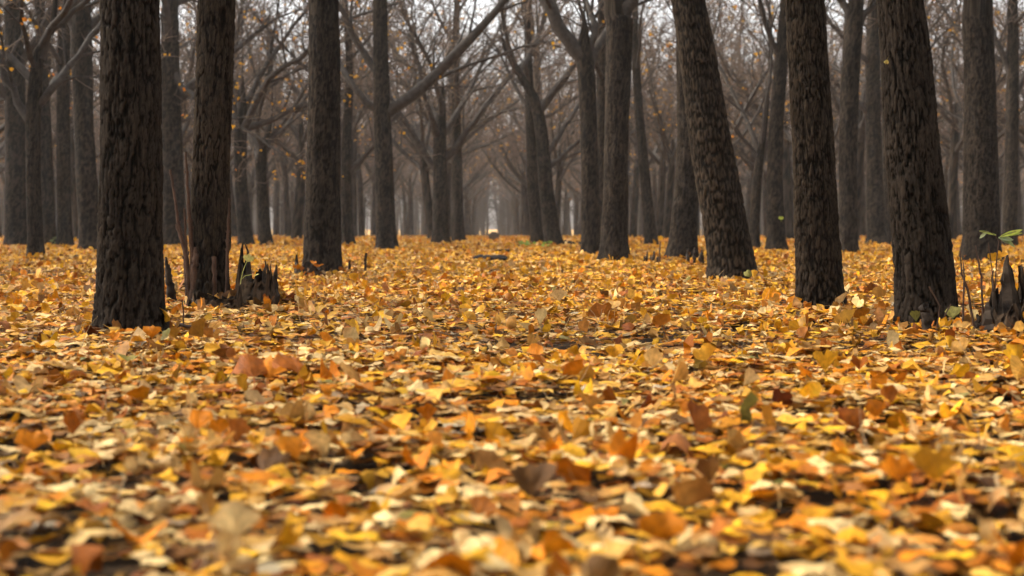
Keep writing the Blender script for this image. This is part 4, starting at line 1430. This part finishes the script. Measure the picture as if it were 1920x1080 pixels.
litter('fallen_leaves', 0.9, 4.2, 1850, 9, 4, 0.0335, np.random.default_rng(1), 'curled ginkgo leaves covering the foreground ground', True, 0.018)
rp = np.random.default_rng(8)
feet = []
for (tx, ty, tr) in TRUNK_SPOTS:
    if ty < 16:
        m = int(60 + 300 * tr)
        a = rp.uniform(0, 2 * PI, m); d = tr * 1.05 + np.abs(rp.normal(0, .07, m))
        feet.append(np.stack([tx + d * np.cos(a), ty + d * np.sin(a)], -1))
litter('drifted_leaves', 0, 1, 0, 8, 3, 0.034, rp, 'ginkgo leaves drifted against the feet of the trunks and stumps', True, 0.45, np.concatenate(feet))
litter('fallen_leaves', 4.2, 10.0, 1500, 6, 2, 0.0330, np.random.default_rng(2), 'golden ginkgo leaf litter around the nearest trunks', True, 0.04)
litter('fallen_leaves', 10.0, 24.0, 850, 4, 1, 0.034, np.random.default_rng(3), 'golden leaf litter farther down the avenue', False, 0.06)
litter('fallen_leaves', 24.0, 62.0, 170, 2, 1, 0.050, np.random.default_rng(4), 'far golden carpet of leaves under the rows', False, 0.15)

# ------------------------------------------------------------------ haze, sky, sun
def haze():
    import bmesh
    bm = bmesh.new()
    bmesh.ops.create_cube(bm, size=1.0)
    me = bpy.data.meshes.new('haze')
    bm.to_mesh(me); bm.free()
    m, nt, out = new_mat('autumn_haze')
    v = N(nt, 'ShaderNodeVolumeScatter')
    v.inputs['Color'].default_value = (0.96, 0.94, 0.91, 1)
    v.inputs['Density'].default_value = 0.0006
    v.inputs['Anisotropy'].default_value = 0.2
    nt.links.new(v.outputs[0], out.inputs['Volume'])
    me.materials.append(m)
    o = obj('haze', me)
    o.scale = (240, 330, 14)
    o.location = (0, 110, 4)
    tag(o, 'thin grey autumn haze filling the wood', 'haze', kind='structure')


haze()

SKY_LOW, SKY_HIGH = 2.7, 5.0
SUN_EL, SUN_AZ = math.radians(40), math.radians(-78)     # azimuth from +Y towards +X: light from the left and slightly ahead
w = bpy.data.worlds.new('World')
scene.world = w
w.use_nodes = True
nt = w.node_tree
nt.nodes.clear()
sky = nt.nodes.new('ShaderNodeTexSky')
sky.sky_type = 'NISHITA'
sky.sun_disc = False
sky.sun_elevation = SUN_EL
sky.sun_rotation = SUN_AZ
sky.air_density = 1.0
sky.dust_density = 4.0
hs = nt.nodes.new('ShaderNodeHueSaturation')
hs.inputs['Saturation'].default_value = 0.16
bg = nt.nodes.new('ShaderNodeBackground')
bg.inputs['Strength'].default_value = 0.15
wo = nt.nodes.new('ShaderNodeOutputWorld')
nt.links.new(sky.outputs[0], hs.inputs['Color'])
# an overcast sky is about three times as bright overhead as at the horizon
wtc = nt.nodes.new('ShaderNodeTexCoord')
wsx = nt.nodes.new('ShaderNodeSeparateXYZ')
nt.links.new(wtc.outputs['Generated'], wsx.inputs[0])
wmr = nt.nodes.new('ShaderNodeMapRange')
wmr.inputs['From Min'].default_value = 0.0
wmr.inputs['From Max'].default_value = 1.0
wmr.inputs['To Min'].default_value = SKY_LOW
wmr.inputs['To Max'].default_value = SKY_HIGH
nt.links.new(wsx.outputs['Z'], wmr.inputs['Value'])
wsc = nt.nodes.new('ShaderNodeVectorMath')
wsc.operation = 'SCALE'
nt.links.new(hs.outputs[0], wsc.inputs[0])
nt.links.new(wmr.outputs[0], wsc.inputs['Scale'])
nt.links.new(wsc.outputs[0], bg.inputs['Color'])
nt.links.new(bg.outputs[0], wo.inputs['Surface'])

sd = bpy.data.lights.new('sun', 'SUN')
sd.energy = 5.0
sd.angle = math.radians(5)
sd.color = (1.0, 0.93, 0.82)
so = bpy.data.objects.new('sun', sd)
COL.objects.link(so)
dirv = Vector((math.sin(SUN_AZ) * math.cos(SUN_EL), math.cos(SUN_AZ) * math.cos(SUN_EL), math.sin(SUN_EL)))
so.rotation_euler = dirv.to_track_quat('Z', 'Y').to_euler()
so.location = (-6, 2, 9)

# ------------------------------------------------------------------ render settings
scene.render.engine = 'CYCLES'
scene.cycles.use_denoising = True
scene.cycles.max_bounces = 6
scene.cycles.diffuse_bounces = 3
scene.cycles.glossy_bounces = 1
scene.cycles.transmission_bounces = 3
scene.cycles.volume_bounces = 1
scene.cycles.transparent_max_bounces = 4
scene.cycles.use_adaptive_sampling = True
scene.cycles.adaptive_threshold = 0.02
scene.view_settings.view_transform = 'Standard'
scene.view_settings.look = 'None'
scene.view_settings.exposure = 0
scene.view_settings.gamma = 1
